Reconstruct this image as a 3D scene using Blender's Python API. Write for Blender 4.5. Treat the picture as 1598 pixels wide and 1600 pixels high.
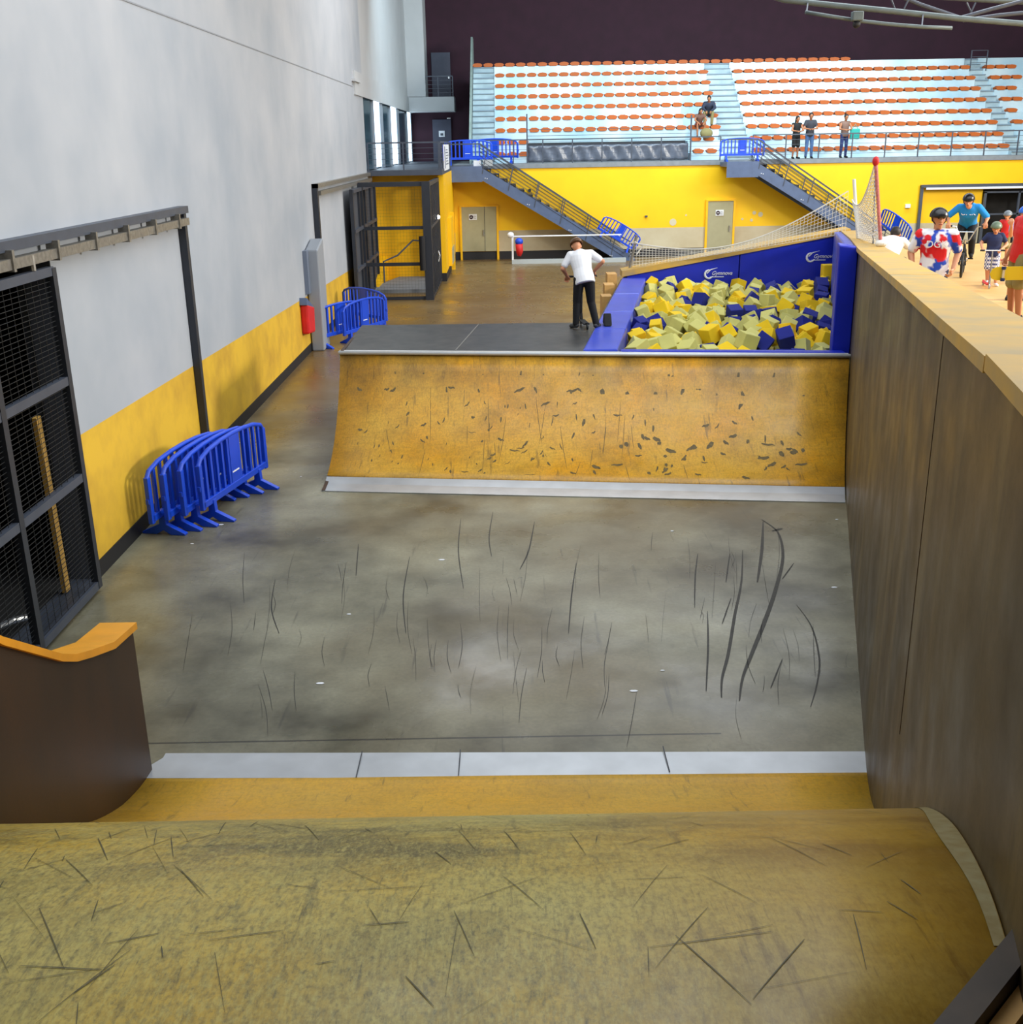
import bpy, bmesh, math, random
from mathutils import Vector, Matrix
random.seed(7)
for o in list(bpy.data.objects): bpy.data.objects.remove(o)
S = bpy.context.scene
COL = S.collection
PI = math.pi
V = Vector

# ------------------------------------------------------------------ camera
FPX = 1704.0
PITCH = math.radians(18.65); ROLL = math.radians(1.0); EYE = V((0, 0, 4.7))
cF = V((0, math.cos(PITCH), -math.sin(PITCH)))
_R0 = V((1, 0, 0)); _U0 = V((0, math.sin(PITCH), math.cos(PITCH)))
cR = _R0*math.cos(ROLL) - _U0*math.sin(ROLL)
cU = _U0*math.cos(ROLL) + _R0*math.sin(ROLL)
cam = bpy.data.objects.new('camera', bpy.data.cameras.new('camera'))
COL.objects.link(cam)
cam.matrix_world = Matrix(((cR.x, cU.x, -cF.x, EYE.x), (cR.y, cU.y, -cF.y, EYE.y), (cR.z, cU.z, -cF.z, EYE.z), (0, 0, 0, 1)))
cam.data.sensor_fit = 'HORIZONTAL'; cam.data.sensor_width = 36
cam.data.lens = 36*FPX/1598
cam.data.clip_end = 300; cam.data.clip_start = 0.05
S.camera = cam
def ray(x, y): return cF + cR*((x-799)/FPX) - cU*((y-800)/FPX)
def G(x, y, z=0.0):                       # photo point on the horizontal plane z
    d = ray(x, y); return EYE + d*((z-EYE.z)/d.z)
def D(x, y, Y):                           # photo point at distance Y
    d = ray(x, y); return EYE + d*(Y/d.y)

# ------------------------------------------------------------------ world, lights, exposure
S.view_settings.view_transform = 'Standard'; S.view_settings.look = 'None'
S.view_settings.gamma = 1.0; S.view_settings.use_curve_mapping = False
S.view_settings.exposure = 0.0
w = bpy.data.worlds.new('world'); S.world = w; w.use_nodes = True
w.node_tree.nodes['Background'].inputs[0].default_value = (0.72, 0.85, 1.0, 1)
w.node_tree.nodes['Background'].inputs[1].default_value = 0.5
def area(name, loc, target, sx, sy, power, col):
    l = bpy.data.lights.new(name, 'AREA'); l.shape = 'RECTANGLE'; l.size = sx; l.size_y = sy
    l.energy = power; l.color = col
    o = bpy.data.objects.new(name, l); COL.objects.link(o); o.location = loc
    o.rotation_euler = (V(target)-V(loc)).to_track_quat('-Z', 'Y').to_euler()
    return o
area('ceiling_fill_front', (8, 12, 12.8), (8, 12, 0), 22, 14, 3300, (0.86, 0.93, 1.0))  # soft overhead fill added under the closed ceiling, which has no skylight
area('ceiling_fill_rear', (9, 36, 12.8), (9, 38, 0), 24, 14, 5200, (0.90, 0.95, 1.0))  # second added overhead fill, for the rear half of the hall
area('stand_fill', (10, 44, 12.0), (10, 54, 5.5), 24, 2.0, 3300, (0.70, 0.90, 1.0))  # extra light added to brighten the grandstand
area('right_glazing', (24, 17, 9.5), (2, 14, 0), 5, 3.5, 5200, (1.0, 0.95, 0.86))
area('hall_floodlight', (23, 30, 11), (12, 46, 2), 4, 4, 1900, (1.0, 0.93, 0.80))

# ------------------------------------------------------------------ helpers
def tag(o, label=None, cat=None, group=None, kind=None):
    if label: o['label'] = label
    if cat: o['category'] = cat
    if group: o['group'] = group
    if kind: o['kind'] = kind
    return o
def empty(name, loc, rz=0, label=None, cat=None, group=None):
    o = bpy.data.objects.new(name, None); COL.objects.link(o)
    o.location = loc; o.rotation_euler = (0, 0, rz); o.empty_display_size = 0.2
    return tag(o, label, cat, group)
def basis(d):
    d = d.normalized(); a = V((0, 0, 1)) if abs(d.z) < .9 else V((1, 0, 0))
    x = d.cross(a).normalized(); y = x.cross(d).normalized(); return x, y
class MB:
    def __init__(s): s.v = []; s.f = []
    def add(s, vs, fs):
        n = len(s.v); s.v += [V(p) for p in vs]; s.f += [tuple(i+n for i in f) for f in fs]; return s
    def box(s, x0, x1, y0, y1, z0, z1):
        return s.add([(x0,y0,z0),(x1,y0,z0),(x1,y1,z0),(x0,y1,z0),(x0,y0,z1),(x1,y0,z1),(x1,y1,z1),(x0,y1,z1)],
                     [(0,3,2,1),(4,5,6,7),(0,1,5,4),(1,2,6,5),(2,3,7,6),(3,0,4,7)])
    def hexa(s, bot, top):                # four bottom and four top points
        return s.add(list(bot)+list(top), [(3,2,1,0),(4,5,6,7),(0,1,5,4),(1,2,6,5),(2,3,7,6),(3,0,4,7)])
    def bar(s, a, b, w, h=None):
        a = V(a); b = V(b); h = h or w; x, y = basis(b-a); x = x*w/2; y = y*h/2
        return s.hexa([a-x-y, a+x-y, a+x+y, a-x+y], [b-x-y, b+x-y, b+x+y, b-x+y])
    def tube(s, pts, r, n=8, caps=True):
        pts = [V(p) for p in pts]; rs = r if isinstance(r, (list, tuple)) else [r]*len(pts); rings = []
        d0 = (pts[1]-pts[0]); x, y = basis(d0)
        for i, p in enumerate(pts):
            d = (pts[min(i+1, len(pts)-1)]-pts[max(i-1, 0)]).normalized()
            y = (y - d*y.dot(d)).normalized(); x = d.cross(y).normalized()
            rings.append([p+(x*math.cos(2*PI*k/n)+y*math.sin(2*PI*k/n))*rs[i] for k in range(n)])
        vs = [q for rg in rings for q in rg]; fs = []
        for i in range(len(pts)-1):
            for k in range(n):
                fs.append((i*n+k, i*n+(k+1) % n, (i+1)*n+(k+1) % n, (i+1)*n+k))
        if caps: fs += [tuple(range(n))[::-1], tuple((len(pts)-1)*n+k for k in range(n))]
        return s.add(vs, fs)
    def prism(s, poly, axis, a, b):       # 2-D outline swept along axis 'x','y','z' from a to b
        def P(p, t):
            return {'x': (t, p[0], p[1]), 'y': (p[0], t, p[1]), 'z': (p[0], p[1], t)}[axis]
        n = len(poly); vs = [P(p, a) for p in poly]+[P(p, b) for p in poly]
        fs = [tuple(range(n)), tuple(range(2*n-1, n-1, -1))]
        fs += [((i+1) % n, i, n+i, n+(i+1) % n) for i in range(n)]
        return s.add(vs, fs)
    def ell(s, c, r, rot=None, seg=14, ring=9):
        c = V(c); vs = []; fs = []
        for i in range(ring+1):
            t = PI*i/ring
            for k in range(seg):
                p = V((r[0]*math.sin(t)*math.cos(2*PI*k/seg), r[1]*math.sin(t)*math.sin(2*PI*k/seg), r[2]*math.cos(t)))
                if rot is not None: p = rot @ p
                vs.append(c+p)
        for i in range(ring):
            for k in range(seg):
                fs.append((i*seg+k, (i+1)*seg+k, (i+1)*seg+(k+1) % seg, i*seg+(k+1) % seg))
        return s.add(vs, fs)
    def cap(s, a, b, ra, rb=None, n=12):  # tapered capsule
        a = V(a); b = V(b); rb = ra if rb is None else rb
        L = (b-a).length
        if L < 1e-5: return s.ell(a, (ra, ra, ra))
        d = (b-a)/L; pts = []; rs = []
        for t in (85, 60, 35, 15): pts.append(a-d*ra*math.sin(math.radians(t))); rs.append(ra*math.cos(math.radians(t)))
        pts.append(a); rs.append(ra); pts.append((a+b)/2); rs.append((ra+rb)/2); pts.append(b); rs.append(rb)
        for t in (15, 35, 60, 85): pts.append(b+d*rb*math.sin(math.radians(t))); rs.append(rb*math.cos(math.radians(t)))
        return s.tube(pts, rs, n)
    def grid(s, rows):
        n = len(rows[0]); vs = [p for r in rows for p in r]
        fs = [(i*n+k, i*n+k+1, (i+1)*n+k+1, (i+1)*n+k) for i in range(len(rows)-1) for k in range(n-1)]
        return s.add(vs, fs)
    def build(s, name, mat, parent=None, smooth=False, local=False, keep=False, bevel=0, remesh=0, smoothmod=0):
        me = bpy.data.meshes.new(name)
        vs = s.v
        off = V((0, 0, 0))
        if not local and not keep:
            lo = V((min(p.x for p in vs), min(p.y for p in vs), min(p.z for p in vs)))
            hi = V((max(p.x for p in vs), max(p.y for p in vs), max(p.z for p in vs)))
            off = V(((lo.x+hi.x)/2, (lo.y+hi.y)/2, lo.z)); vs = [p-off for p in vs]
        me.from_pydata([tuple(p) for p in vs], [], s.f); me.validate(); me.update()
        bm = bmesh.new(); bm.from_mesh(me); bmesh.ops.recalc_face_normals(bm, faces=bm.faces); bm.to_mesh(me); bm.free()
        if mat: me.materials.append(mat)
        o = bpy.data.objects.new(name, me); COL.objects.link(o)
        if parent is not None:
            o.parent = parent; pw = V((0, 0, 0)); q = parent
            while q is not None: pw = pw+V(q.location); q = q.parent
            if not local and not keep: o.location = off-pw
            if keep: o.location = -pw
        elif not keep: o.location = off
        if remesh:
            m = o.modifiers.new('remesh', 'REMESH'); m.mode = 'VOXEL'; m.voxel_size = remesh; m.use_smooth_shade = True
            m = o.modifiers.new('smooth', 'SMOOTH'); m.factor = .5; m.iterations = smoothmod or 4
        if bevel:
            m = o.modifiers.new('bevel', 'BEVEL'); m.width = bevel; m.segments = 2; m.limit_method = 'ANGLE'; m.angle_limit = .6
        if smooth:
            for p in me.polygons: p.use_smooth = True
        return o
def copy_tree(o, parent=None):
    c = o.copy(); COL.objects.link(c); c.parent = parent
    for ch in list(o.children): copy_tree(ch, c)
    return c
def text_mesh(body, size, mt, parent, loc, rot, name, shear=0):
    c = bpy.data.curves.new(name, 'FONT'); c.body = body; c.size = size; c.extrude = .004; c.shear = shear; c.align_x = 'CENTER'
    o = bpy.data.objects.new(name, c); COL.objects.link(o)
    me = bpy.data.meshes.new_from_object(o); bpy.data.objects.remove(o); me.materials.clear(); me.materials.append(mt)
    for p in me.polygons: p.material_index = 0
    q = bpy.data.objects.new(name, me); COL.objects.link(q); q.parent = parent; q.location = loc; q.rotation_euler = rot
    return q
def struct(o): o['kind'] = 'structure'; return o

# ------------------------------------------------------------------ materials
def lin(c):
    return tuple(((x/255)/12.92 if x/255 <= .04045 else ((x/255+.055)/1.055)**2.4) for x in c)+(1,)
MATS = {}
def mat(name, col, rough=.6, metal=0, var=0, vscale=4, emit=None, estr=0, spec=.5, bump=0, stretch=(1, 1, 1), col2=None):
    if name in MATS: return MATS[name]
    m = bpy.data.materials.new(name); m.use_nodes = True; nt = m.node_tree; b = nt.nodes['Principled BSDF']
    c = lin(col); b.inputs['Base Color'].default_value = c
    b.inputs['Roughness'].default_value = rough; b.inputs['Metallic'].default_value = metal
    b.inputs['Specular IOR Level'].default_value = spec
    tc = nt.nodes.new('ShaderNodeTexCoord'); mp = nt.nodes.new('ShaderNodeMapping'); mp.inputs['Scale'].default_value = stretch
    nt.links.new(tc.outputs['Object'], mp.inputs[0])
    nz = nt.nodes.new('ShaderNodeTexNoise'); nz.inputs['Scale'].default_value = vscale; nz.inputs['Detail'].default_value = 5
    nt.links.new(mp.outputs[0], nz.inputs['Vector'])
    mx = nt.nodes.new('ShaderNodeMix'); mx.data_type = 'RGBA'
    d = lin(col2) if col2 else tuple(x*(1-var) for x in c[:3])+(1,)
    mx.inputs[6].default_value = d; mx.inputs[7].default_value = c if col2 else tuple(min(1, x*(1+var*.5)) for x in c[:3])+(1,)
    rp = nt.nodes.new('ShaderNodeMapRange'); rp.inputs[1].default_value = .3; rp.inputs[2].default_value = .7
    nt.links.new(nz.outputs[0], rp.inputs[0]); nt.links.new(rp.outputs[0], mx.inputs[0])
    nt.links.new(mx.outputs[2], b.inputs['Base Color'])
    if bump:
        bp = nt.nodes.new('ShaderNodeBump'); bp.inputs['Strength'].default_value = bump
        nt.links.new(nz.outputs[0], bp.inputs['Height']); nt.links.new(bp.outputs[0], b.inputs['Normal'])
    if emit:
        b.inputs['Emission Color'].default_value = lin(emit); b.inputs['Emission Strength'].default_value = estr
    MATS[name] = m; return m
class NG:                                   # small node-graph writer
    def __init__(s, name, rough=.5, spec=.5):
        s.m = bpy.data.materials.new(name); s.m.use_nodes = True; s.nt = s.m.node_tree; s.b = s.nt.nodes['Principled BSDF']
        s.b.inputs['Roughness'].default_value = rough; s.b.inputs['Specular IOR Level'].default_value = spec
        s.tc = s.nt.nodes.new('ShaderNodeTexCoord'); s.geo = s.nt.nodes.new('ShaderNodeNewGeometry')
        s.pos = s.geo.outputs['Position']
        MATS[name] = s.m
    def L(s, a, b): s.nt.links.new(a, b)
    def put(s, sock, v):
        if hasattr(v, 'links') or hasattr(v, 'is_linked'): s.L(v, sock)
        else: sock.default_value = v
    def mp(s, scale=(1, 1, 1), rot=(0, 0, 0), loc=(0, 0, 0)):
        n = s.nt.nodes.new('ShaderNodeMapping'); n.inputs['Scale'].default_value = scale; n.inputs['Rotation'].default_value = rot
        n.inputs['Location'].default_value = loc; s.L(s.pos, n.inputs[0]); return n.outputs[0]
    def noise(s, scale, detail=4, vec=None, rough=.55, dist=0):
        n = s.nt.nodes.new('ShaderNodeTexNoise'); n.inputs['Scale'].default_value = scale; n.inputs['Detail'].default_value = detail
        n.inputs['Roughness'].default_value = rough; n.inputs['Distortion'].default_value = dist
        s.L(vec if vec is not None else s.pos, n.inputs['Vector']); return n.outputs[0]
    def rng(s, v, a, b, c=0, d=1):
        n = s.nt.nodes.new('ShaderNodeMapRange'); s.put(n.inputs[0], v)
        for i, q in zip((1, 2, 3, 4), (a, b, c, d)): n.inputs[i].default_value = q
        return n.outputs[0]
    def math(s, op, a, b=0):
        n = s.nt.nodes.new('ShaderNodeMath'); n.operation = op; s.put(n.inputs[0], a); s.put(n.inputs[1], b); return n.outputs[0]
    def mix(s, f, a, b):
        n = s.nt.nodes.new('ShaderNodeMix'); n.data_type = 'RGBA'; s.put(n.inputs[0], f)
        s.put(n.inputs[6], lin(a) if isinstance(a, tuple) else a); s.put(n.inputs[7], lin(b) if isinstance(b, tuple) else b); return n.outputs[2]
    def xyz(s):
        n = s.nt.nodes.new('ShaderNodeSeparateXYZ'); s.L(s.pos, n.inputs[0]); return n.outputs
    def col(s, c): s.L(c, s.b.inputs['Base Color'])
    def rough(s, c): s.L(c, s.b.inputs['Roughness'])

# concrete slab, polished, with stains, tyre marks and a joint
g = NG('concrete'); P = g.xyz()
a = g.rng(g.noise(.55, 6, rough=.6), .35, .68)
c = g.mix(a, (70, 67, 50), (156, 152, 128))
bn = g.rng(g.noise(.28, 3, g.mp(loc=(5, 2, 0))), .45, .7)
c = g.mix(g.math('MULTIPLY', bn, .55), c, (112, 92, 52))
far = g.rng(P[1], 17, 23)
c = g.mix(g.math('MULTIPLY', far, .85), c, (122, 94, 50))  # far floor turns browner: own tone plus the yellow wall's reflection put into colour
fine = g.rng(g.noise(26, 5), .35, .7)
c = g.mix(g.math('MULTIPLY', fine, .22), c, (60, 58, 50))
for rot, sx, th in ((.12, 9, .66), (-.2, 11, .67), (.45, 13, .69)):
    st = g.rng(g.noise(1.0, 5, g.mp(scale=(sx, .55, 1), rot=(0, 0, rot), loc=(rot*40, 0, 0))), th, th+.07)
    c = g.mix(g.math('MULTIPLY', st, .5), c, (46, 44, 38))
jy = g.math('MULTIPLY', g.math('COMPARE', P[1], 8.02), 1)
jn = jy.node; jn.inputs[1].default_value = 1.0
cmp_ = g.nt.nodes.new('ShaderNodeMath'); cmp_.operation = 'COMPARE'; g.L(P[1], cmp_.inputs[0]); cmp_.inputs[1].default_value = 8.04; cmp_.inputs[2].default_value = .012
lx = g.math('LESS_THAN', P[0], 1.72)
c = g.mix(g.math('MULTIPLY', cmp_.outputs[0], g.math('MULTIPLY', lx, .8)), c, (30, 28, 24))
g.col(c); g.rough(g.rng(g.noise(.9, 4), .3, .7, .2, .42))
M_floor = g.m

def plywood(name, base, pale, dirt, dirt2, wear_z=None, dirtamt=.6, band=None, fine=0):
    g = NG(name, .42); P = g.xyz()
    c = g.mix(g.rng(g.noise(.8, 5), .35, .68), base, pale)
    gr = g.rng(g.noise(3, 6, g.mp(scale=(1.0, 9, 9))), .35, .7)
    c = g.mix(g.math('MULTIPLY', gr, .25), c, dirt)
    c = g.mix(g.math('MULTIPLY', g.rng(g.noise(1.3, 6, g.mp(loc=(3, 9, 4)), .62), .48, .72), dirtamt), c, dirt)
    c = g.mix(g.math('MULTIPLY', g.rng(g.noise(30, 4), .45, .75), .3), c, dirt2)
    if wear_z:
        zz = g.math('MULTIPLY', g.rng(P[2], wear_z[0], wear_z[1]), g.rng(g.noise(2.2, 6, g.mp(scale=(1, .6, .6))), .38, .66))
        c = g.mix(g.math('MULTIPLY', zz, .85), c, dirt2)
    for rot, sx, th in ((.1, 7, .64), (-.35, 8, .66), (.6, 10, .67), (1.2, 9, .68), (-.9, 12, .69)):
        st = g.rng(g.noise(1.4, 5, g.mp(scale=(sx, .8, .8), rot=(0, 0, rot), loc=(rot*30, 2, 1)), .6), th, th+.06)
        c = g.mix(g.math('MULTIPLY', st, .6), c, dirt2)
    for rot, sc_, sx, th, am in ((.3, 5, 16, .6, .45), (-.5, 6, 18, .61, .45), (1.0, 5, 16, .62, .4), (-1.3, 4, 14, .62, .4)):
        st = g.rng(g.noise(sc_, 4, g.mp(scale=(sx, 1, 1), rot=(0, 0, rot), loc=(rot*17, 5, 3)), .65), th, th+.1)
        c = g.mix(g.math('MULTIPLY', g.math('MULTIPLY', st, g.rng(g.noise(.9, 3, g.mp(loc=(rot*9, 1, 0))), .42, .6)), am*dirtamt*1.5), c, dirt2)
    c = g.mix(g.math('MULTIPLY', g.rng(g.noise(1.8, 6, g.mp(loc=(11, 4, 2)), .65), .52, .68), .45*dirtamt), c, pale)
    if band:
        bd = g.math('MULTIPLY', g.rng(P[1], band[0], band[1]), g.rng(P[1], band[3], band[2])); bd = g.math('MULTIPLY', bd, g.rng(g.noise(1.6, 7, g.mp(scale=(.7, 1.6, 1), loc=(2, 8, 1)), .68), .44, .6))
        c = g.mix(g.math('MULTIPLY', bd, .75), c, dirt2)
    if fine:                                # fine streaks; on the near ramp weaker and more orange towards the right
        for sc_, rot, am, col_ in ((14, -.55, .55, dirt2), (17, -.9, .5, pale), (24, .5, .4, dirt2), (30, -.6, .45, pale), (60, 0, .5, dirt2), (75, .3, .35, pale)):
            st = g.rng(g.noise(sc_, 5, g.mp(scale=(2.6 if sc_ < 40 else 1, .8, .8), rot=(0, 0, rot), loc=(rot*11, sc_, 1)), .7), .5, .68)
            if fine > .9: st = g.math('MULTIPLY', st, g.rng(P[0], .1, 1.3, 1, .45))
            c = g.mix(g.math('MULTIPLY', st, am*fine), c, col_)
        if fine > .9: c = g.mix(g.rng(P[0], .1, 1.4, 0, .5), c, (184, 128, 24))
    g.col(c); g.rough(g.rng(g.noise(4, 3), .3, .7, .34, .52)); return g.m
M_ply_far = plywood('varnished_plywood', (228, 158, 14), (224, 174, 60), (158, 116, 34), (84, 66, 40), (.85, 1.45), .75, None, .45)
M_ply_near = plywood('worn_plywood', (190, 152, 30), (182, 170, 96), (122, 106, 44), (60, 60, 38), None, .9, (3.0, 3.3, 3.7, 4.15), 1.0)
M_ply_low = plywood('lower_plywood', (216, 160, 26), (208, 164, 50), (156, 122, 44), (98, 82, 40), None, .4, None, .4)

g = NG('brown_board', .5)                      # film-faced brown board of the divider
c = g.mix(g.rng(g.noise(.9, 5, g.mp(scale=(.8, .8, .22))), .35, .68), (50, 38, 20), (96, 80, 48))
c = g.mix(g.math('MULTIPLY', g.rng(g.noise(2.2, 6, g.mp(scale=(1.4, 1.4, .18), loc=(4, 1, 2)), .6), .5, .72), .6), c, (132, 116, 78))
c = g.mix(g.math('MULTIPLY', g.rng(g.noise(40, 3), .4, .7), .25), c, (50, 38, 24))
g.col(c); g.rough(g.rng(g.noise(2, 4), .3, .7, .36, .6)); M_brown = g.m
g = NG('dark_brown_board', .5)
c = g.mix(g.rng(g.noise(1.1, 5, g.mp(scale=(1, 1, .4))), .35, .68), (40, 24, 6), (70, 42, 14))
c = g.mix(g.math('MULTIPLY', g.rng(g.noise(40, 3), .4, .7), .3), c, (36, 26, 16)); g.col(c); M_brown2 = g.m
M_cap = mat('yellow_wood_cap', (214, 168, 66), .5, var=.2, vscale=3, col2=(176, 150, 96))
M_capo = mat('orange_wood_cap', (236, 160, 28), .45, var=.12, vscale=5)
M_steel = mat('steel_plate', (196, 200, 204), .34, .55, var=.12, vscale=3)
M_coping = mat('coping_steel', (212, 216, 218), .45, .15, var=.06)
M_deck = mat('black_deck', (44, 44, 44), .38, var=.3, vscale=5, col2=(72, 70, 66))
g = NG('wall_paint', .7); P = g.xyz()
border = g.math('SUBTRACT', 2.0, g.math('MULTIPLY', P[1], .0255))
border = g.math('MAXIMUM', border, .9)
isy = g.math('LESS_THAN', P[2], border)
wv = g.mix(g.rng(g.noise(.5, 4), .3, .7), (158, 165, 174), (182, 185, 190))
yv = g.mix(g.rng(g.noise(2.0, 6), .4, .72), (222, 178, 46), (196, 152, 44))
c = g.mix(isy, wv, yv)
c = g.mix(g.math('LESS_THAN', P[0], -4.81), c, (84, 88, 98))
g.col(c); M_wall = g.m
g = NG('yellow_wall', .55); P = g.xyz()
lo = g.math('LESS_THAN', P[2], 1.2)
gx = g.math('GREATER_THAN', P[0], -.42)
yl = g.mix(g.rng(g.noise(.8, 5), .3, .7), (252, 194, 0), (255, 204, 0))
gy = g.mix(g.rng(g.noise(1.2, 5), .3, .7), (186, 170, 136), (200, 188, 158))
c = g.mix(g.math('MULTIPLY', lo, gx), yl, gy)
bl = g.math('LESS_THAN', P[2], .34); c = g.mix(bl, c, (34, 34, 38)); g.col(c); M_end = g.m
g = NG('yellow_side_wall', .5); P = g.xyz()
c = g.mix(g.rng(g.noise(.8, 5), .3, .7), (244, 184, 0), (250, 196, 4))
c = g.mix(g.math('MULTIPLY', g.math('LESS_THAN', P[2], 1.15), g.math('GREATER_THAN', P[1], 43.5)), c, (190, 176, 140))
c = g.mix(g.math('LESS_THAN', P[2], .3), c, (34, 34, 38)); g.col(c); M_side = g.m
M_yel = mat('yellow_paint', (252, 192, 6), .5, var=.08)
M_white = mat('white_plaster', (186, 188, 190), .7, var=.05, vscale=1)
M_purple = mat('dark_purple_cladding', (50, 20, 36), .85, var=.2, vscale=2)
M_ceil = mat('roof_deck', (52, 48, 52), .8)
M_gray = mat('gray_painted_steel', (76, 82, 94), .45, .2, var=.15)
M_dgray = mat('dark_gray_steel', (54, 58, 66), .45, .3, var=.1)
M_blueg = mat('blue_gray_steel', (92, 108, 140), .42, .2, var=.12)
M_wire = mat('dark_wire', (50, 52, 54), .5, .4)
M_galv = mat('galvanised_rail', (150, 146, 138), .4, .6, var=.3, vscale=20)
M_black = mat('black_paint', (20, 20, 24), .6)
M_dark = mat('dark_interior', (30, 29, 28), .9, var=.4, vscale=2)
M_blue = mat('blue_plastic', (18, 72, 206), .4, var=.1, vscale=3)
M_pad = mat('blue_vinyl_pad', (24, 42, 178), .36, var=.12, vscale=2, bump=.05)
M_padt = mat('light_blue_vinyl_pad', (58, 78, 200), .34, var=.15, vscale=1.5, bump=.05)
M_stand = mat('galvanised_stand', (214, 226, 230), .38, .25, var=.16, vscale=.55, col2=(160, 196, 214))
M_step_shade = mat('step_shade', (120, 138, 152), .5)
M_aisle = mat('aisle_metal', (176, 194, 200), .5, .2, var=.2, vscale=1.2, col2=(138, 158, 168))
M_seat = mat('orange_seat', (178, 84, 12), .6)
M_door = mat('beige_door', (168, 162, 128), .55, var=.06)
M_ddoor = mat('dark_door', (70, 72, 88), .6, var=.1)
M_paper = mat('white_paper', (232, 234, 238), .6)
M_conc = mat('gray_concrete', (132, 136, 140), .7, var=.15)
M_red = mat('red_fabric', (206, 26, 26), .6, var=.15)
M_wood = mat('raw_wood', (206, 160, 92), .6, var=.2, vscale=6)
g = NG('tan_platform', .5)
c = g.mix(g.rng(g.noise(.7, 5), .35, .7), (214, 166, 96), (224, 184, 120))
c = g.mix(g.math('MULTIPLY', g.rng(g.noise(1.1, 5, g.mp(loc=(2, 7, 0))), .55, .7), .5), c, (176, 128, 62)); g.col(c); M_tan = g.m
M_netw = mat('white_net', (226, 224, 216), .8)
M_skin = mat('skin', (206, 142, 104), .55); M_skin2 = mat('tanned_skin', (168, 108, 72), .55)
M_hairb = mat('dark_hair', (34, 24, 20), .6)
M_blackc = mat('black_cloth', (16, 16, 18), .8); M_whitec = mat('white_cloth', (236, 236, 238), .8)
M_jean = mat('blue_denim', (72, 104, 150), .8, var=.2); M_navy = mat('navy_cloth', (30, 42, 84), .8, var=.25, vscale=8)
M_cyan = mat('bright_blue_cloth', (14, 140, 224), .75, var=.1)
M_khaki = mat('khaki_cloth', (132, 122, 78), .8); M_rubber = mat('black_rubber', (18, 18, 18), .6)
M_chrome = mat('polished_metal', (200, 204, 208), .25, .9)
M_greenh = mat('green_helmet_shell', (104, 122, 100), .4); M_teal = mat('teal_cloth', (40, 160, 150), .7)
M_helb = mat('black_helmet_shell', (22, 20, 22), .3); M_helblue = mat('blue_helmet_shell', (44, 104, 214), .25)

# ------------------------------------------------------------------ the setting
struct(MB().box(-4.8, 34, -6, 60, -.3, 0).build('floor', M_floor))
XW = -4.8
# left wall: opening for the storage bay between Y 4 and 11.3, ends at the balcony
m = MB()
m.box(XW-.3, XW, -6, 4, 0, 13).box(XW-.3, XW, 4, 11.72, 3.66, 13).box(XW-.3, XW, 11.72, 39.6, 0, 13)
wl = struct(m.build('wall_left', M_wall))
struct(MB().box(XW-.3, XW, 39.6, 60, 6.3, 13).box(XW-.3, XW, 39.6, 60, 0, 3.72).build('wall_left', M_white))
struct(MB().box(XW, XW+.012, 11.73, 39.6, 0, .2).build('baseboard_left', M_black))
struct(MB().box(XW, XW+.05, 37.3, 60, 6.28, 7.0).box(XW, XW+.12, 36.9, 38.3, 6.66, 6.74).build('trim_1', M_white))
struct(MB().box(XW, XW+.01, -6, 37, 6.5, 6.52).build('trim_2', mat('groove_gray', (140, 144, 150), .7)))
# glazing of the balcony
M_glass = mat('teal_glass', (42, 78, 92), .15, var=.35, vscale=1.5)
M_day = mat('daylight_pane', (220, 240, 255), .3, emit=(215, 238, 255), estr=3.0)
M_mull = mat('white_mullion', (150, 160, 172), .4)
for i, (y0, y1) in enumerate(((42.9, 44.9), (49.2, 51.8), (57.4, 59.6))):
    f = struct(MB().box(XW-.12, XW-.02, y0-.25, y0, 3.9, 6.3).box(XW-.12, XW-.02, y1, y1+1.1, 3.9, 6.3).build('window_%d' % (i+1), M_mull))
    MB().box(XW-.1, XW-.05, y0, y1, 3.95, 6.3).build('pane', M_day, f)
m = MB().box(XW-.14, XW-.08, 39.7, 60, 3.9, 6.3)
struct(m.build('window_4', M_glass))
struct(MB().box(XW-.25, XW-.2, 39.6, 60, 3.7, 6.3).build('trim_3', M_dark))
# pillar, rear wall, ceiling, far right and near walls
struct(MB().box(XW, -3.9, 58, 60, 7.0, 13).build('trim_4', M_white))
struct(MB().box(-6.5, 34, 60, 60.3, 0, 13).build('wall_back', M_purple))
struct(MB().box(-5.2, 34, -6, 60.3, 13, 13.2).build('ceiling', M_ceil))
struct(MB().box(34, 34.3, -6, 60.3, 0, 13).build('wall_right', M_white))
struct(MB().box(-5.1, 34, -6.3, -6, 0, 13).build('wall_front', M_white))
# low yellow end wall and the balcony slab
struct(MB().box(-2.2, 20.2, 48, 48.25, 0, 3.72).box(20.2, 26, 48, 48.25, 2.55, 3.72).box(26, 34, 48, 48.25, 0, 3.72).build('wall_end', M_end))
struct(MB().box(-2.2, 34, 47.95, 60, 3.72, 3.9).build('trim_5', M_conc))
struct(MB().box(XW, -2.2, 39.6, 60, 3.72, 3.9).build('trim_6', M_gray))
struct(MB().box(-2.4, -2.2, 40.3, 48, 0, 3.72).build('wall_balcony_side', M_side))
struct(MB().box(XW, -2.4, 41.0, 41.2, 0, 3.72).build('wall_balcony_front', M_yel))
struct(MB().box(20.2, 26, 48.6, 48.7, 0, 2.6).build('trim_7', M_dark))
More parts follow.
